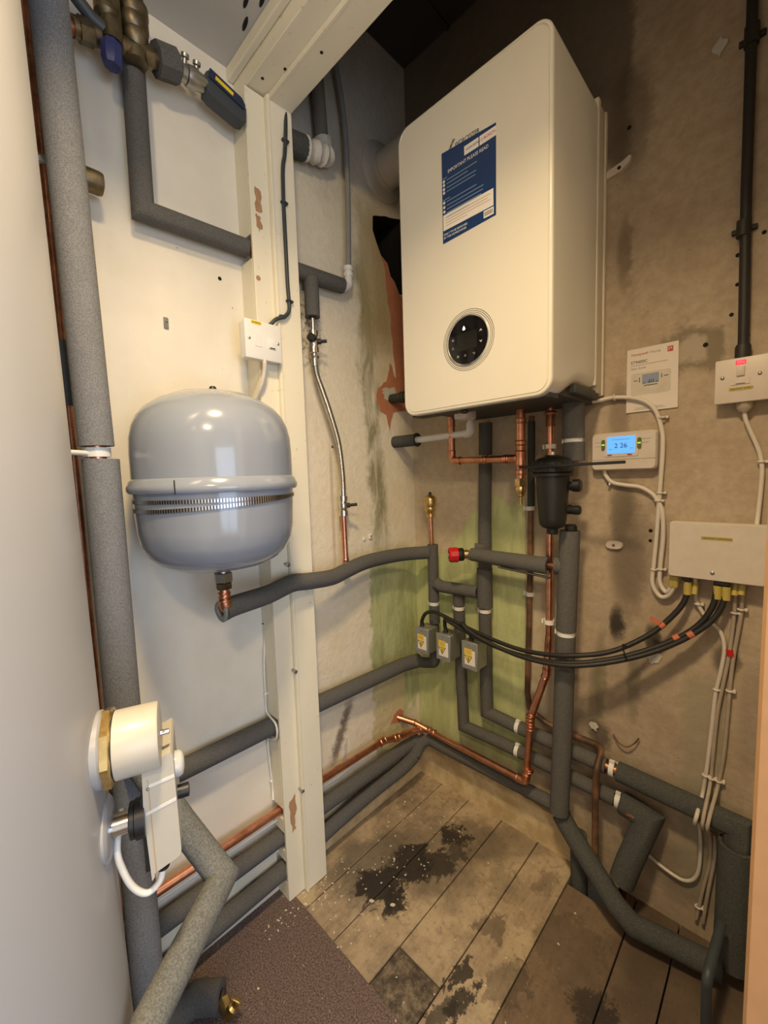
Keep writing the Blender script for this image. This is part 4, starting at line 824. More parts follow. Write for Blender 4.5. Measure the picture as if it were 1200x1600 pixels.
# ------------------------------------------------------------------ things on the back wall
pr = thing('programmer', 'wide white heating programmer with lit blue display on the back wall', 'programmer', (.705, 0, 1.16))
mb = MB(); mb.loft([rrect(.632, .779, 1.163, 1.258, .010, 0), rrect(.632, .779, 1.163, 1.258, .010, -.022), rrect(.635, .776, 1.166, 1.255, .009, -.027)]); ids = None; obj('case', mb, 'aged_plastic', pr)
mb = MB(); mb.box(.634, .777, -.0275, -.0268, 1.1895, 1.1905); obj('flap_line', mb, 'grey_ink', pr)
mb = MB(); mb.loft([rrect(.663, .741, 1.197, 1.2495, .006, -.0268), rrect(.663, .741, 1.197, 1.2495, .006, -.0285)]); sf = obj('screen_frame', mb, 'warm_plastic', pr)
mb = MB(); mb.box(.6705, .7335, -.0292, -.028, 1.2045, 1.247); lc = obj('screen', mb, 'lcd', sf)
text_mesh('2 26', .0165, (.702, -.0294, 1.2185), (1, 0, 0), (0, 0, 1), 'navy_ink', lc, 'lettering', 'CENTER', .0001)
text_mesh('.', .010, (.7165, -.0294, 1.2215), (1, 0, 0), (0, 0, 1), 'navy_ink', lc, 'lettering', 'LEFT', .0001)
strokes(lc, [((.681, 1.2395), (.722, 1.2395)), ((.675, 1.2155), (.683, 1.2155)), ((.722, 1.2165), (.729, 1.2165))], .0012, (0, -.0293, 0), 'pale_blue_ink', 'display_mark')
for x_ in (.6615, .7425):
    mb = MB(); mb.loft([rrect(x_ - .0045, x_ + .0045, 1.214, 1.241, .0044, -.0265), rrect(x_ - .0045, x_ + .0045, 1.214, 1.241, .0044, -.0295)]); rk = obj('rocker_button', mb, simple('olive_button', (.10, .13, .06), .4), pr)
    mb = MB(); mb.box(x_ - .0035, x_ + .0035, -.0302, -.029, 1.2265, 1.2295); obj('indicator', mb, 'green_led', rk)
strokes(pr, [((.640, 1.2345), (.656, 1.2345)), ((.643, 1.2245), (.656, 1.2245)), ((.748, 1.2375), (.765, 1.2375)), ((.748, 1.2285), (.762, 1.2285))], .0012, (0, -.0270, 0), 'grey_ink', 'printed_line')
for x_ in (.677, .722): mb = MB(); mb.box(x_ - .005, x_ + .005, -.0292, -.028, 1.1995, 1.2025); obj('button', mb, 'red_ink', sf)

bk = thing('user_guide', 'white instruction booklet stuck on the wall above the programmer', 'booklet', (.76, 0, 1.305))
mb = MB(); mb.loft([[(.7065, -.0005, 1.305), (.814, -.0005, 1.306), (.8125, -.0005, 1.458), (.7065, -.0005, 1.458)], [(.7065, -.004, 1.305), (.814, -.004, 1.306), (.8125, -.004, 1.458), (.7065, -.004, 1.458)]]); obj('cover', mb, 'booklet', bk, False)
by = -.0042
text_mesh('Honeywell', .0085, (.715, by, 1.4415), (1, 0, 0), (0, 0, 1), 'red_ink', bk); text_mesh('Home', .0085, (.7555, by, 1.4415), (1, 0, 0), (0, 0, 1), 'grey_ink', bk)
text_mesh('ST9400C', .0095, (.715, by, 1.4225), (1, 0, 0), (0, 0, 1), 'ink', bk); text_mesh('User Guide', .0070, (.715, by, 1.4085), (1, 0, 0), (0, 0, 1), 'grey_ink', bk)
strokes(bk, [((.715, 1.4178), (.792, 1.4185)), ((.725, 1.311), (.79, 1.3115)), ((.728, 1.3145), (.785, 1.3150))], .0008, (0, by, 0), 'grey_ink', 'printed_line')
mb = MB(); mb.box(.791, .802, by - .0003, by, 1.4375, 1.4495, 0); em = obj('red_emblem', mb, 'red_ink', bk, False); strokes(em, [((.7935, 1.446), (.799, 1.446)), ((.799, 1.446), (.799, 1.442)), ((.794, 1.446), (.794, 1.440))], .0013, (0, by - .0003, 0), 'light_ink')
mb = MB(); mb.loft([rrect(.716, .799, 1.346, 1.399, .005, by + .0002), rrect(.716, .799, 1.346, 1.399, .005, by - .0002)]); pc = obj('product_picture', mb, simple('print_beige', (.60, .54, .45), .6), bk)
mb = MB(); mb.box(.740, .775, by - .0004, by, 1.371, 1.394); obj('pictured_screen', mb, simple('print_blue', (.25, .30, .40), .6), pc, False)
strokes(pc, [((.752, 1.375), (.756, 1.375)), ((.756, 1.371), (.756, 1.380)), ((.760, 1.372), (.760, 1.380)), ((.764, 1.372), (.764, 1.380)), ((.7435, 1.373), (.7465, 1.373)), ((.769, 1.373), (.773, 1.374)), ((.7345, 1.376), (.7345, 1.388)), ((.7805, 1.380), (.7805, 1.390)), ((.722, 1.381), (.730, 1.381)), ((.785, 1.384), (.794, 1.384)), ((.744, 1.367), (.772, 1.367))], .0016, (0, by - .0004, 0), 'navy_ink', 'printed_mark')

sw = thing('fused_switch', 'white double fused switch with glowing red neon under the black conduit', 'switch', (.95, 0, 1.30))
mb = MB(); mb.box(.886, 1.030, -.030, 0, 1.300, 1.388, .003); obj('back_box', mb, 'warm_plastic', sw)
mb = MB(); mb.box(.884, 1.032, -.036, -.029, 1.298, 1.390, .003); fp = obj('face_plate', mb, 'warm_plastic', sw)
mb = MB(); mb.box(.918, .935, -.0372, -.0355, 1.3755, 1.3845, .0005, 1); ne = obj('neon', mb, 'neon', fp)
text_mesh('ON', .0072, (.9265, -.0374, 1.3775), (1, 0, 0), (0, 0, 1), 'light_ink', ne, 'lettering', 'CENTER', .0001)
mb = MB(); mb.box(.920, .9335, -.0395, -.0355, 1.352, 1.3715, .001); obj('rocker', mb, 'aged_plastic', fp)
mb = MB(); mb.loft([rrect(.911, .942, 1.3345, 1.3475, .001, -.0355), rrect(.911, .942, 1.3345, 1.3475, .001, -.0375)]); fh = obj('fuse_holder', mb, 'warm_plastic', fp); strokes(fh, [((.9195, 1.3362), (.9345, 1.3362))], .0015, (0, -.0375, 0), 'ink', 'slot')
for x_, z_ in ((.8975, 1.352), (.957, 1.352)): screw(fp, (x_, -.036, z_), (0, -1, 0), .0035)
mb = MB(); mb.box(.909, .946, -.0366, -.0358, 1.3225, 1.3295); lb = obj('label', mb, 'yellow_sleeve', fp, False); text_mesh('HEATING SUPPLY', .0048, (.9105, -.0367, 1.3243), (1, 0, 0), (0, 0, 1), 'ink', lb)
mb = MB(); mb.lathe([(.014, 0), (.014, -.012), (.011, -.016), (.009, -.020)], (.934, -.016, 1.299), seg=18); obj('cable_gland', mb, 'grey_cable', sw)
cd = thing('conduit', 'black conduit pipe running down right wall to the fused switch', 'conduit', (.925, -.015, 1.40))
mb = MB(); mb.tube([(.919, -.014, CC - .02), (.9195, -.014, 2.06), (.922, -.014, 1.72), (.928, -.014, 1.40)], .0095, 14); obj('tube', mb, 'conduit', cd)
for z_, h_ in ((2.02, .018), (1.655, .016)):
    mb = MB(); mb.tube([(.9205, -.014, z_ - h_), (.9205, -.014, z_ + h_)], .0125, 14); mb.box(.900, .942, -.010, 0, z_ - .005, z_ + .005, .002); obj('saddle', mb, 'conduit', cd)
mb = MB(); mb.lathe([(.0115, 1.388), (.0135, 1.39), (.0135, 1.415), (.0115, 1.42)], (.9275, -.0145, 0), seg=16); obj('adaptor', mb, 'conduit', cd)
fx = cable('switch_flex', 'pale flex looping from the fused switch down to control box', [(.934, -.016, 1.282), (.937, -.014, 1.262), (.946, -.012, 1.235), (.960, -.010, 1.195), (.966, -.010, 1.16), (.966, -.010, 1.12), (.964, -.012, 1.07), (.962, -.022, 1.03)], .0042, 'white_cable')
nail_clip(fx, (.9645, -.010, 1.172), .0055)

cb = thing('control_box', 'large plain white junction box that the black cables enter from below', 'junction box', (.9, 0, .91))
mb = MB(); mb.box(.816, .978, -.020, 0, .917, 1.036, .003); obj('back_box', mb, 'aged_plastic', cb)
mb = MB(); mb.loft([rrect(.811, .983, .912, 1.040, .006, -.018), rrect(.811, .983, .912, 1.040, .006, -.043), rrect(.813, .981, .914, 1.038, .006, -.047)]); cv = obj('cover', mb, 'aged_plastic', cb)
mb = MB(); mb.box(.872, .926, -.0476, -.0468, 1.0035, 1.0105); lb = obj('label', mb, 'yellow_sleeve', cv, False); text_mesh('HEATING CONTROLS', .0052, (.874, -.0477, 1.0052), (1, 0, 0), (0, 0, 1), 'ink', lb)
screw(cv, (.894, -.047, .930), (0, -1, 0), .004)
for x_, w_ in ((.846, .010), (.9105, .020)): mb = MB(); mb.box(x_ - w_ / 2 - .003, x_ + w_ / 2 + .003, -.042, -.022, .904, .9135, .001, 1); obj('cable_gland', mb, 'black_plastic', cb)

ov = thing('wall_mount', 'small oval white plastic plate screwed to back wall left of the control box', 'bracket', (.684, 0, .967))
mb = MB(); mb.loft([[(.684 + a * .021 * s_ + (.0), y_, .967 + b * .011 * s_) for a, b in [(math.copysign(abs(math.cos(t)) ** .75, math.cos(t)), math.copysign(abs(math.sin(t)) ** .8, math.sin(t))) for t in [2 * PI * i / 28 for i in range(28)]]] for s_, y_ in ((1, 0), (1, -.006), (.9, -.009))]); obj('plate', mb, 'aged_plastic', ov)
screw(ov, (.684, -.009, .967), (0, -1, 0), .0035, 'brown')
sd = thing('plastic_saddle', 'rounded white plastic saddle on back wall just right of the boiler', 'bracket', (.69, 0, 1.895))
mb = MB(); mb.prism([(.655, 1.880), (.685, 1.884), (.704, 1.896), (.709, 1.908), (.704, 1.912), (.690, 1.905), (.655, 1.897)], -.012, (0, 0, 0), 'y'); obj('plate', mb, 'aged_plastic', sd); screw(sd, (.683, -.012, 1.893), (0, -1, 0), .004, 'hole')
tw_ = obj('loose_wire', MB().tube(spline([(.69, -.004, .445), (.705, -.012, .432), (.725, -.016, .430), (.742, -.014, .445), (.752, -.008, .462)], 5), .0018, 8), 'brown'); tag(tw_, 'thin brown wire curling out of the back wall above lagged pipes', 'wire')

# ------------------------------------------------------------------ things on the left wall
su = thing('fused_spur', 'white fused spur with yellow label fixed to the cream post above the vessel', 'switch', (.05, -.64, 1.46))
Y0, Y1_, Z0, Z1 = -.705, -.609, 1.451, 1.540
mb = MB(); mb.box(JX, JX + .028, Y0 + .003, Y1_ - .003, Z0 + .003, Z1 - .003, .002); obj('back_box', mb, 'white_plastic', su)
mb = MB(); mb.box(JX + .026, JX + .034, Y0, Y1_, Z0, Z1, .003); fp = obj('face_plate', mb, 'white_plastic', su); FXx = JX + .034
mb = MB(); mb.box(FXx - .001, FXx + .0005, -.688, -.663, 1.5300, 1.5375); lb = obj('label', mb, 'yellow', fp, False); text_mesh('IMMERSION', .0046, (FXx + .0006, -.6865, 1.5323), (0, 1, 0), (0, 0, 1), 'ink', lb)
mb = MB(); mb.box(FXx - .001, FXx + .0025, -.646, -.626, 1.480, 1.503, .001); rk = obj('rocker', mb, 'white_plastic', fp); mb = MB(); mb.box(FXx + .002, FXx + .0029, -.643, -.629, 1.4808, 1.4831); obj('rocker_mark', mb, 'ink', rk)
mb = MB(); mb.box(FXx - .001, FXx + .001, -.681, -.663, 1.480, 1.506, .0005, 1); obj('fuse_holder', mb, 'white_plastic', fp)
for yy in (-.695, -.619): screw(fp, (FXx, yy, 1.496), (1, 0, 0), .0032)
wc = cable('immersion_cable', 'white flex hanging from the fused spur down behind the vessel', [(FXx - .008, -.656, 1.463), (FXx - .004, -.656, 1.448), (JX + .024, -.655, 1.425), (JX + .012, -.660, 1.39), (.045, -.670, 1.345), (.02, -.69, 1.29), (.012, -.70, 1.20)], .0052, 'white_cable')
mb = MB(); mb.lathe([(.0085, 0), (.007, -.014)], (FXx - .008, -.656, 1.466), seg=14); obj('grommet', mb, 'white_plastic', wc)
gc = cable('grey_cable', 'dark grey cable clipped down the post edge to the fused spur', [(.070, -.545, 2.082), (JX + .018, -.556, 2.02), (JX + .018, -.562, 1.965), (JX + .018, -.569, 1.93), (JX + .018, -.572, 1.85), (JX + .018, -.572, 1.75), (JX + .018, -.572, 1.66), (JX + .018, -.570, 1.61), (JX + .020, -.574, 1.588), (JX + .021, -.588, 1.572), (JX + .020, -.612, 1.560), (JX + .014, -.632, 1.538)], .0048, 'dk_grey_cable')
for yy, zz in ((-.560, 2.00), (-.572, 1.85), (-.5705, 1.615), (-.594, 1.572)):
    mb = MB(); mb.torus((JX + .018, yy, zz), (0, .1, 1), .006, .0022, 14, 6); mb.box(JX + .011, JX + .022, yy + .005, yy + .012, zz - .003, zz + .003, .001, 1); obj('cable_clip', mb, 'dk_grey_cable', gc)
lw = cable('thin_white_cable', 'thin white cable clipped down the left wall just before the post', [(.006, -.646, .93), (.006, -.647, .78), (.006, -.656, .67), (.006, -.657, .58), (.006, -.657, .535), (.060, -.661, .52), (.058, -.662, .48), (.008, -.659, .455), (.007, -.657, .39), (.007, -.653, .31), (.020, -.660, .285)], .0028, 'white_plastic')
for zz, yy in ((.780, -.647), (.585, -.657), (.33, -.654)): 
    mb = MB(); mb.box(.0, .010, yy - .005, yy + .006, zz - .003, zz + .003, .001, 1); obj('cable_clip', mb, 'white_plastic', lw)
for nm_, zz_, r_ in (('white cable strung along the left wall between the two lowest lagged pipes', .128, .0035), ('white cable just under the copper pipe low on left wall', .218, .003)):
    cable('skirting_cable', nm_, [(.018, -1.2, zz_), (.018, -.90, zz_ + .004), (.018, -.66, zz_), (.018, -.53, zz_ + .006), (.018, -.42, zz_ + .002), (.018, -.33, zz_ + .014)], r_, 'white_plastic')
wc_ = thing('wall_clip', 'small loose steel clip on cream wall above the expansion vessel', 'clip', (0, -.842, 1.523))
mb = MB(); mb.box(0, .004, -.847, -.837, 1.508, 1.532, .001, 1); mb.lathe([(.004, 0), (.004, .004)], (.004, -.842, 1.526), (1, 0, 0), 12); obj('tab', mb, 'steel', wc_)
for yy, zz, lb_ in ((-.384, 1.260, 'dark screw in the stained left wall beside the braided hose'),):
    o = thing('wall_screw', lb_, 'screw', (0, yy, zz)); screw(o, (0, yy, zz), (1, 0, 0), .004, 'brown', 'head')
o = thing('saddle_clip', 'empty white saddle clip on left wall right of the copper tail', 'clip', (0, -.238, .965)); mb = MB(); mb.box(0, .008, -.246, -.232, .958, .974, .002); mb.box(0, .006, -.272, -.262, .955, .966, .002); obj('body', mb, 'white_plastic', o); mb = MB(); mb.lathe([(.003, 0), (.003, .0006)], (.008, -.239, .966), (1, 0, 0), 10); obj('screw', mb, 'ink', o)

# valve cluster at the top of the left wall
vc = thing('valve_manifold', 'dull brass mixing valve cluster with blue cap at top of left wall', 'valve', (.06, -.88, 2.0))
XV = .062
mb = MB(); mb.tube([(XV, -.985, 1.982), (XV, -.835, 2.018)], .0165, 16); mb.tube([(XV, -.882, 2.005), (XV, -.882, 1.985)], .020, 16); mb.tube([(XV + .01, -.925, 1.985), (XV + .01, -.925, 2.06)], .018, 16); obj('body', mb, 'brass_old', vc)
mb = MB(); mb.lathe([(.016, 2.01), (.024, 2.02), (.024, 2.035), (.020, 2.037), (.026, 2.045), (.026, 2.06), (.022, 2.062), (.027, 2.070), (.027, 2.085), (.020, 2.088), (.020, 2.11)], (XV, -.882, 0), seg=24); obj('cartridge', mb, 'brass_old', vc)
mb = MB(); mb.lathe([(.014, 2.02), (.021, 2.028), (.021, 2.05), (.018, 2.052), (.022, 2.06), (.022, 2.11)], (XV + .01, -.930, 0), seg=24); obj('cartridge', mb, 'brass_old', vc)
mb = MB(); mb.lathe([(.015, 0), (.018, -.006), (.018, -.034), (.014, -.042), (0, -.043)], (XV + .012, -.927, 1.984), (0, .05, 1), 8); obj('blue_cap', mb, 'bluecap', vc)
mb = MB(); mb.tube([(XV, -1.03, 1.968), (XV, -.975, 1.983)], .0125, 14); obj('copper_tail', mb, 'copper_old', vc)
hexnut(vc, (XV, -.965, 1.986), (0, 1, .24), .020, .024, 'brass_old'); hexnut(vc, (XV, -.862, 2.011), (0, 1, .24), .020, .018, 'brass_old')
mb = MB(); mb.tube([(XV + .012, -.985, 2.03), (XV + .012, -.955, 2.005), (XV + .012, -.93, 1.998)], .011, 10); obj('check_valve', mb, 'slate', vc)
mb = MB(); mb.hollow([(XV, -.846, 2.016), (XV, -.806, 2.026)], .030, .014, 8); obj('insulation', mb, 'foam', vc)
rvv = thing('lever_valve', 'steel ball valve with navy and grey handle end next to the post top', 'valve', (.06, -.75, 2.03))
ax = Vector((0, 1, .05)).normalized()
mb = MB(); mb.lathe([(.012, -.026), (.016, -.022), (.016, -.012), (.019, -.010), (.021, .004), (.018, .012), (.016, .026), (.013, .034)], (XV, -.775, 2.024), ax, 12); obj('body', mb, 'steel', rvv)
for yy in (-.790, -.766): mb = MB(); mb.lathe([(.005, .0), (.005, .022), (.008, .024), (.008, .030), (.004, .032)], (XV, yy, 2.026), (.4, 0, 1), 12); obj('test_nipple', mb, 'steel', rvv)
mb = MB(); mb.prism([(-.748, 2.008), (-.735, 2.001), (-.672, 1.988), (-.659, 1.992), (-.657, 2.020), (-.664, 2.031), (-.740, 2.052), (-.748, 2.045)], .032, (XV - .018, 0, 0), 'x'); hd_ = obj('handle', mb, 'slate', rvv, True, 20)
mb = MB(); mb.prism([(-.744, 2.035), (-.664, 2.014), (-.660, 2.024), (-.668, 2.036), (-.740, 2.055)], .038, (XV - .021, 0, 0), 'x'); cp = obj('handle_cover', mb, 'navy', rvv, True, 20)
obj('yellow_label', MB().prism([(-.728, 2.046), (-.688, 2.035), (-.690, 2.027), (-.730, 2.038)], .0006, (XV + .0165, 0, 0), 'x'), 'yellow', cp, False)

# ------------------------------------------------------------------ hot water cylinder and what hangs on it
TC = Vector((.327, -1.337, 0)); TR = .25
tk = thing('hot_water_cylinder', 'tall smooth white hot water cylinder filling the left edge', 'hot water tank', (TC.x, TC.y, .02))
mb = MB(); mb.lathe([(.20, .02), (.235, .022), (.25, .035), (.25, 1.99), (.243, 2.01), (.225, 2.03), (.15, 2.055), (.05, 2.062), (0, 2.062)], TC + Vector((0, .0105, 0)), (0, -.0127, 1), seg=128); obj('shell', mb, 'tank', tk)
mb = MB(); mb.lathe([(.252, .004), (.252, .032), (.246, .034)], TC, seg=96); obj('base_ring', mb, 'slate', tk)
PHI = math.radians(20); H = Vector((math.sin(PHI), math.cos(PHI), 0)); Wd = Vector((math.cos(PHI), -math.sin(PHI), 0)); UP = Vector((0, 0, 1))
def fr(s, z, w=0.0): return TC + H * s + Wd * w + UP * z
ZI, ZT = .843, .738
im = thing('immersion_heater', 'white cylindrical heater cover with brass hexagon ring on the tank side', 'heater', fr(TR, ZI))
mb = MB(); mb.lathe([(.045, -.004), (.045, .003), (.042, .006)], fr(TR, ZI), H, 40); obj('gasket', mb, 'tank', im)
mb = MB(); mb.lathe([(.042, .005), (.0475, .006), (.0475, .014), (.043, .016)], fr(TR, ZI), H, 8); obj('hexagon_ring', mb, 'brass', im, False)
mb = MB(); mb.lathe([(.041, .015), (.041, .017)], fr(TR, ZI), H, 40); obj('seal', mb, 'black_rubber', im)
mb = MB(); mb.lathe([(.0405, .017), (.0405, .062), (.039, .065), (.035, .066), (0, .066)], fr(TR, ZI), H, 48); obj('cover', mb, 'cream_plastic', im)
mb = MB(); mb.lathe([(.004, .065), (.004, .069), (.0035, .070), (.0035, .076), (0, .077)], fr(TR, ZI), H, 14); obj('acorn_nut', mb, 'chrome', im)
th = thing('thermostat', 'cream rectangular thermostat actuator on short chrome stub from tank side', 'thermostat', fr(TR, ZT))
mb = MB(); mb.lathe([(.038, -.003), (.038, .001), (.034, .004), (.026, .005)], fr(TR, ZT), H, 40); obj('boss', mb, 'tank', th)
mb = MB(); mb.lathe([(.0135, 0), (.0135, .034)], fr(TR, ZT), H, 24); obj('stub', mb, 'chrome', th)
mb = MB(); mb.lathe([(.020, .024), (.022, .025), (.022, .030), (.019, .031)], fr(TR, ZT), H, 12); mb.lathe([(.024, .031), (.024, .042)], fr(TR, ZT), H, 12); obj('locking_ring', mb, 'black_plastic', th)
def frame_loft(mb, secs):      # secs: (s, w0, w1, z0, z1)
    mb.loft([[fr(s, z0, w0), fr(s, z0, w1), fr(s, z1, w1), fr(s, z1, w0)] for s, w0, w1, z0, z1 in secs])
WA, WB = -.075, .012
mb = MB(); frame_loft(mb, [(TR + .038, WA + .004, WB - .002, ZT - .070, ZT + .030), (TR + .044, WA + .004, WB - .002, ZT - .070, ZT + .040)]); obj('back_plate', mb, 'black_plastic', th, False)
mb = MB(); mb.loft([[fr(s, z, w) for s, z in ((TR + .041, ZT + .014), (TR + .044, ZT - .083), (TR + .0475, ZT - .0785), (TR + .0475, ZT - .074), (TR + .078, ZT - .062), (TR + .080, ZT - .055), (TR + .0785, ZT + .078), (TR + .076, ZT + .083), (TR + .043, ZT + .072))] for w in (WA, WA + .002, WB - .002, WB)])
obj('housing', mb, 'cream_plastic', th, True, 25)
mb = MB(); mb.loft([[fr(s, z, WB + e) for s, z in ((TR + .0478, ZT + .055), (TR + .0492, ZT + .055), (TR + .0505, ZT - .072), (TR + .049, ZT - .072))] for e in (-.0005, .0004)]); obj('housing_seam', mb, 'tan_ink', th, False)
mb = MB(); mb.loft([[fr(s, z, WB + e) for s, z in ((TR + .0492, ZT + .048), (TR + .0788, ZT + .052), (TR + .0788, ZT + .048), (TR + .0492, ZT + .044))] for e in (-.0005, .0006)]); obj('housing_rib', mb, 'white_plastic', th, False)
mb = MB(); mb.loft([[fr(s, z, WB + e) for s, z in ((TR + .0435, ZT + .012), (TR + .079, ZT + .020), (TR + .079, ZT + .016), (TR + .0435, ZT + .008))] for e in (-.0005, .0006)]); obj('housing_rib', mb, 'white_plastic', th, False)
mb = MB(); mb.lathe([(.017, 0), (.017, .006), (.014, .010), (.006, .012), (0, .012)], fr(TR + .078, ZT + .040, -.028), H, 28); obj('dial', mb, simple('clear_dial', (.62, .62, .60), .15), th)
mb = MB(); mb.lathe([(.009, 0), (.009, .014), (.006, .015)], fr(TR + .079, ZT + .004, -.020), H, 18); obj('knob', mb, 'black_plastic', th)
screw(th, fr(TR + .048, ZT + .043, WB), Wd, .002)
ca = [fr(TR + .012, ZT - .002, -.03), fr(TR + .008, ZT - .03, .0), fr(TR + .012, ZT - .058, .004), fr(TR + .022, ZT - .088, .004), fr(TR + .036, ZT - .104, .003), fr(TR + .050, ZT - .099, .0), fr(TR + .055, ZT - .088, -.004), fr(TR + .056, ZT - .074, -.006)]
tc_ = cable('thermostat_flex', 'white flex looping under the cream thermostat beside the tank', ca, .0042, 'white_plastic')
mb = MB(); mb.lathe([(.008, 0), (.008, .014), (.006, .016)], fr(TR + .056, ZT - .084, -.006), UP, 14); obj('cable_gland', mb, 'black_plastic', tc_)

# tall speckled lagged pipe and what is behind it
PX, PY = .129, -1.019
pp = thing('insulated_pipe', 'tall thick speckled grey foam-lagged pipe standing beside the white tank', 'pipe', (PX, PY, .05))
def speck(path, r, parent, seg=28, mat='foam_rough', name='insulation'): mb = MB(); mb.hollow(path, r, .0145, seg); return obj(name, mb, mat, parent)
speck([(PX, PY - .011, 1.99), (PX, PY, 1.235)], .0272, pp); speck([(PX + .003, PY + .004, 1.212), (PX + .003, PY + .004, .045)], .0285, pp)
mb = MB(); mb.tube([(PX, PY - .013, 2.15), (PX, PY, 1.235), (PX, PY, .05)], .014, 16); obj('pipe', mb, 'copper', pp)
mb = MB(); mb.hollow([(PX, PY, 1.216), (PX, PY, 1.232)], .021, .0142, 20)
d = (Vector((TC.x, TC.y, 0)) - Vector((PX, PY, 0))).normalized(); q = Vector((PX, PY, 1.222)); mb.tube([q + d * .018, q + d * .066], .0045, 10); mb.tube([q + d * .064 - UP * .012, q + d * .064 + UP * .012], .008, 10); mb.tube([q + d * .064, q + d * .088], .006, 10)
obj('pipe_clip', mb, 'white_plastic', pp)
mb = MB(); mb.tube([(PX, PY - .011, 1.985), (PX, PY - .012, 2.04), (PX + .004, PY - .010, 2.09)], .020, 16); obj('white_collar', mb, 'white_plastic', pp)
p = thing('copper_pipe', 'thin dull copper pipe rising between the tank and speckled lagged pipe', 'pipe', (.045, -1.036, .1))
mb = MB(); mb.tube([(.045, -1.040, 1.32), (.045, -1.038, .10)], .0075, 12); obj('pipe', mb, 'copper_old', p)
mb = MB(); mb.tube([(.045, -1.045, 2.10), (.045, -1.040, 1.42)], .0085, 12); obj('pipe', mb, 'copper_old', p); mb = MB(); mb.tube([(.045, -1.041, 1.43), (.045, -1.040, 1.315)], .013, 12); obj('coupling', mb, 'slate', p)
p = thing('capped_tee', 'dull brass capped fitting poking out behind the speckled lagged pipe', 'fitting', (.045, -.97, 1.737))
mb = MB(); mb.tube([(.045, -1.08, 1.737), (.045, -.975, 1.737)], .011, 14); obj('pipe', mb, 'steel', p)
mb = MB(); mb.lathe([(.0165, -.022), (.0205, -.020), (.0205, .004), (.019, .010), (.012, .012), (0, .012)], (.045, -.965, 1.737), (0, 1, 0), 20); obj('cap', mb, 'brass_old', p)
p = thing('insulated_pipe', 'lagged elbow pipe slanting down to the bottom left corner under the thermostat', 'pipe', (.35, -.943, .503))
speck([(.160, -1.010, .668), (.272, -.975, .580), (.350, -.940, .503), (.458, -1.086, .492), (.560, -1.160, .484), (.645, -1.300, .476)], .0228, p, 24, foam('dusty_foam_lagging', (.11, .115, .11), (.24, .245, .23), 330, .6))
p = thing('insulated_pipe', 'stubby lagged pipe end lying on carpet at the bottom left', 'pipe', (.12, -.95, .035))
mb = MB(); mb.hollow([(.112, -.99, .034), (.115, -.925, .034), (.155, -.885, .036)], .030, .014, 20); obj('insulation', mb, 'foam', p)
p = thing('drain_valve', 'brass drain valve poking up from carpet at the bottom left', 'valve', (.18, -.90, .004))
mb = MB(); mb.tube([(.165, -.885, .036), (.195, -.888, .030)], .012, 14); mb.lathe([(.010, 0), (.012, .006), (.012, .020), (.007, .024), (.007, .034)], (.194, -.888, .030), (.3, .5, .8), 14); obj('body', mb, 'brass', p)
mb = MB(); mb.box(-.014, .014, -.003, .003, -.002, .002, .001, 1, Matrix.Translation((.203, -.872, .058)) @ Matrix.Rotation(.8, 4, 'Z') @ Matrix.Rotation(.5, 4, 'Y')); obj('lever', mb, 'brass', p)

p = thing('waste_pipe', 'slim slate grey pipe standing on the dark floor by the right door jamb', 'pipe', (.925, -.25, 0))
mb = MB(); mb.tube(fillet([(.932, -.25, .001), (.930, -.25, .165), (.940, -.12, .175)], .02), .009, 14); obj('pipe', mb, 'slate', p)

# crumbs of plaster on the floor: nobody could count them
mb = MB(); rr = random.Random(11)
for i in range(230):
    if i < 120: x_, y_ = rr.uniform(.06, .30), -rr.uniform(.10, .62)
    elif i < 170: x_, y_ = .02 + abs(rr.gauss(0, .03)) + .05, -rr.uniform(.45, .75)
    else: x_, y_ = rr.uniform(.15, .7), -rr.uniform(.05, 1.1)
    if .58 < x_ < .70 and y_ > -.09: continue
    s_ = rr.uniform(.0008, .003) * (2.0 if rr.random() < .05 else 1); z0_ = .004 if y_ < -.632 else 0
    bm = bmesh.new(); bmesh.ops.create_icosphere(bm, subdivisions=1, radius=s_)
    mb.add_bm(bm, Matrix.Translation((x_, y_, z0_ + s_ * .4)) @ Matrix.Rotation(rr.uniform(0, 6), 4, 'Z') @ Matrix.Diagonal((1.4, .8, .55, 1)))
o = obj('plaster_crumbs', mb, simple('plaster_crumb', (.66, .58, .45), .9)); o['kind'] = 'stuff'; tag(o, 'pale plaster crumbs scattered over the boards and carpet', 'debris')

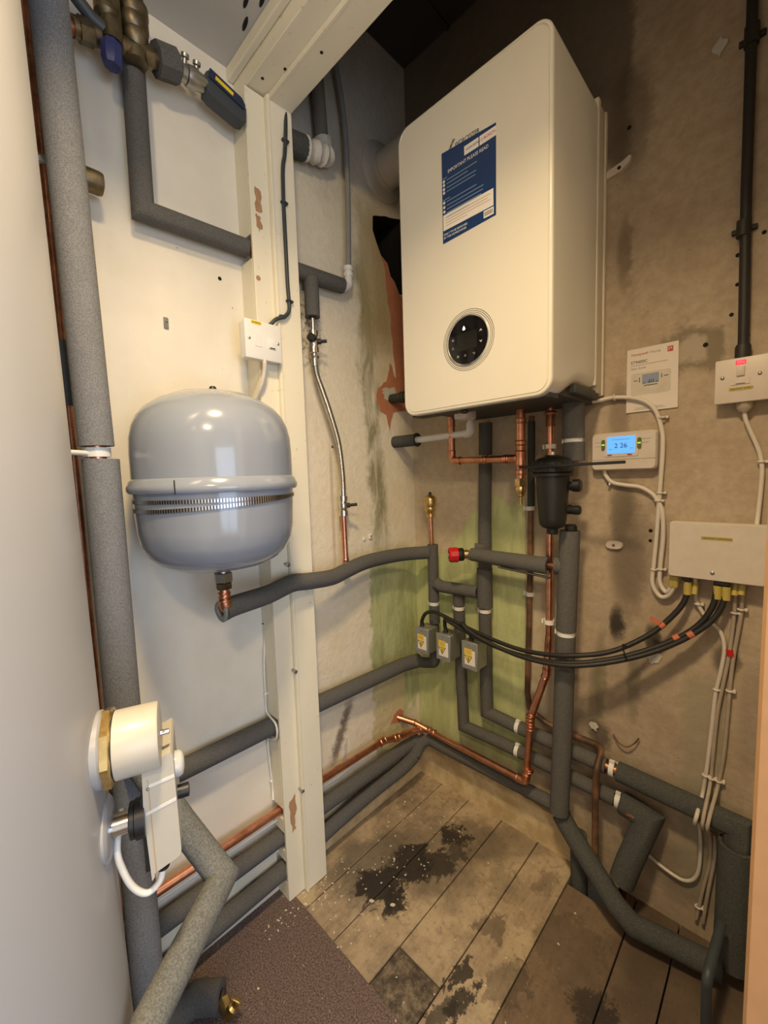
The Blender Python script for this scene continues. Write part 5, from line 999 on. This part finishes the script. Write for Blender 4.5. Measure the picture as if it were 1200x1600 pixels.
for o in list(C.objects):
    if 'label' in o and 'group' not in o:
        for pre, g in (('insulated_pipe', 'foam-lagged pipes'), ('copper_pipe', 'bare copper pipes'), ('skirting_cable', 'white cables along the skirting')):
            if o.name.startswith(pre): o['group'] = g

# ------------------------------------------------------------------ light
def area(name, loc, target, sx, sy, power, col):
    l = bpy.data.lights.new(name, 'AREA'); l.shape = 'RECTANGLE'; l.size = sx; l.size_y = sy; l.energy = power; l.color = col
    o = bpy.data.objects.new(name, l); C.objects.link(o); o.location = loc
    o.rotation_euler = (Vector(target) - Vector(loc)).to_track_quat('-Z', 'Y').to_euler(); return o
lamp = area('hall_ceiling_lamp', (.82, -1.06, 2.146), (.80, -1.03, 0), .14, .14, 16, (1.0, .745, .43)); lamp.data.spread = math.radians(134)
area('window_daylight', (2.29, -1.25, .95), (1.0, -1.10, .7), .90, 1.15, 18, (.62, .76, 1.0))
area('added_fill_light', (1.58, -1.72, 2.10), (.45, -.2, .9), .22, .10, 10, (1.0, .78, .50))  # unseen warm fill, added to brighten the wall under the boiler
w = bpy.data.worlds.new('world'); S.world = w; w.use_nodes = True
w.node_tree.nodes['Background'].inputs[0].default_value = (.75, .85, 1, 1); w.node_tree.nodes['Background'].inputs[1].default_value = .6

# ------------------------------------------------------------------ camera
cam = bpy.data.cameras.new('camera'); co = bpy.data.objects.new('camera', cam); C.objects.link(co)
cam.sensor_fit = 'VERTICAL'; cam.sensor_height = 24; cam.lens = 650.761 / 1600 * 24; cam.clip_start = .02
r = Vector((.71684512, .69653756, -.03112079)); u = Vector((-.03871507, .08433031, .99568546)); f = Vector((-.69615675, .71254742, -.08741827))
co.matrix_world = Matrix(((r.x, u.x, -f.x, 1.0097), (r.y, u.y, -f.y, -1.1994), (r.z, u.z, -f.z, 1.1679), (0, 0, 0, 1)))
S.camera = co
S.view_settings.view_transform = 'Standard'; S.view_settings.look = 'None'; S.view_settings.exposure = -0.08; S.view_settings.gamma = 1.0; S.view_settings.use_curve_mapping = False
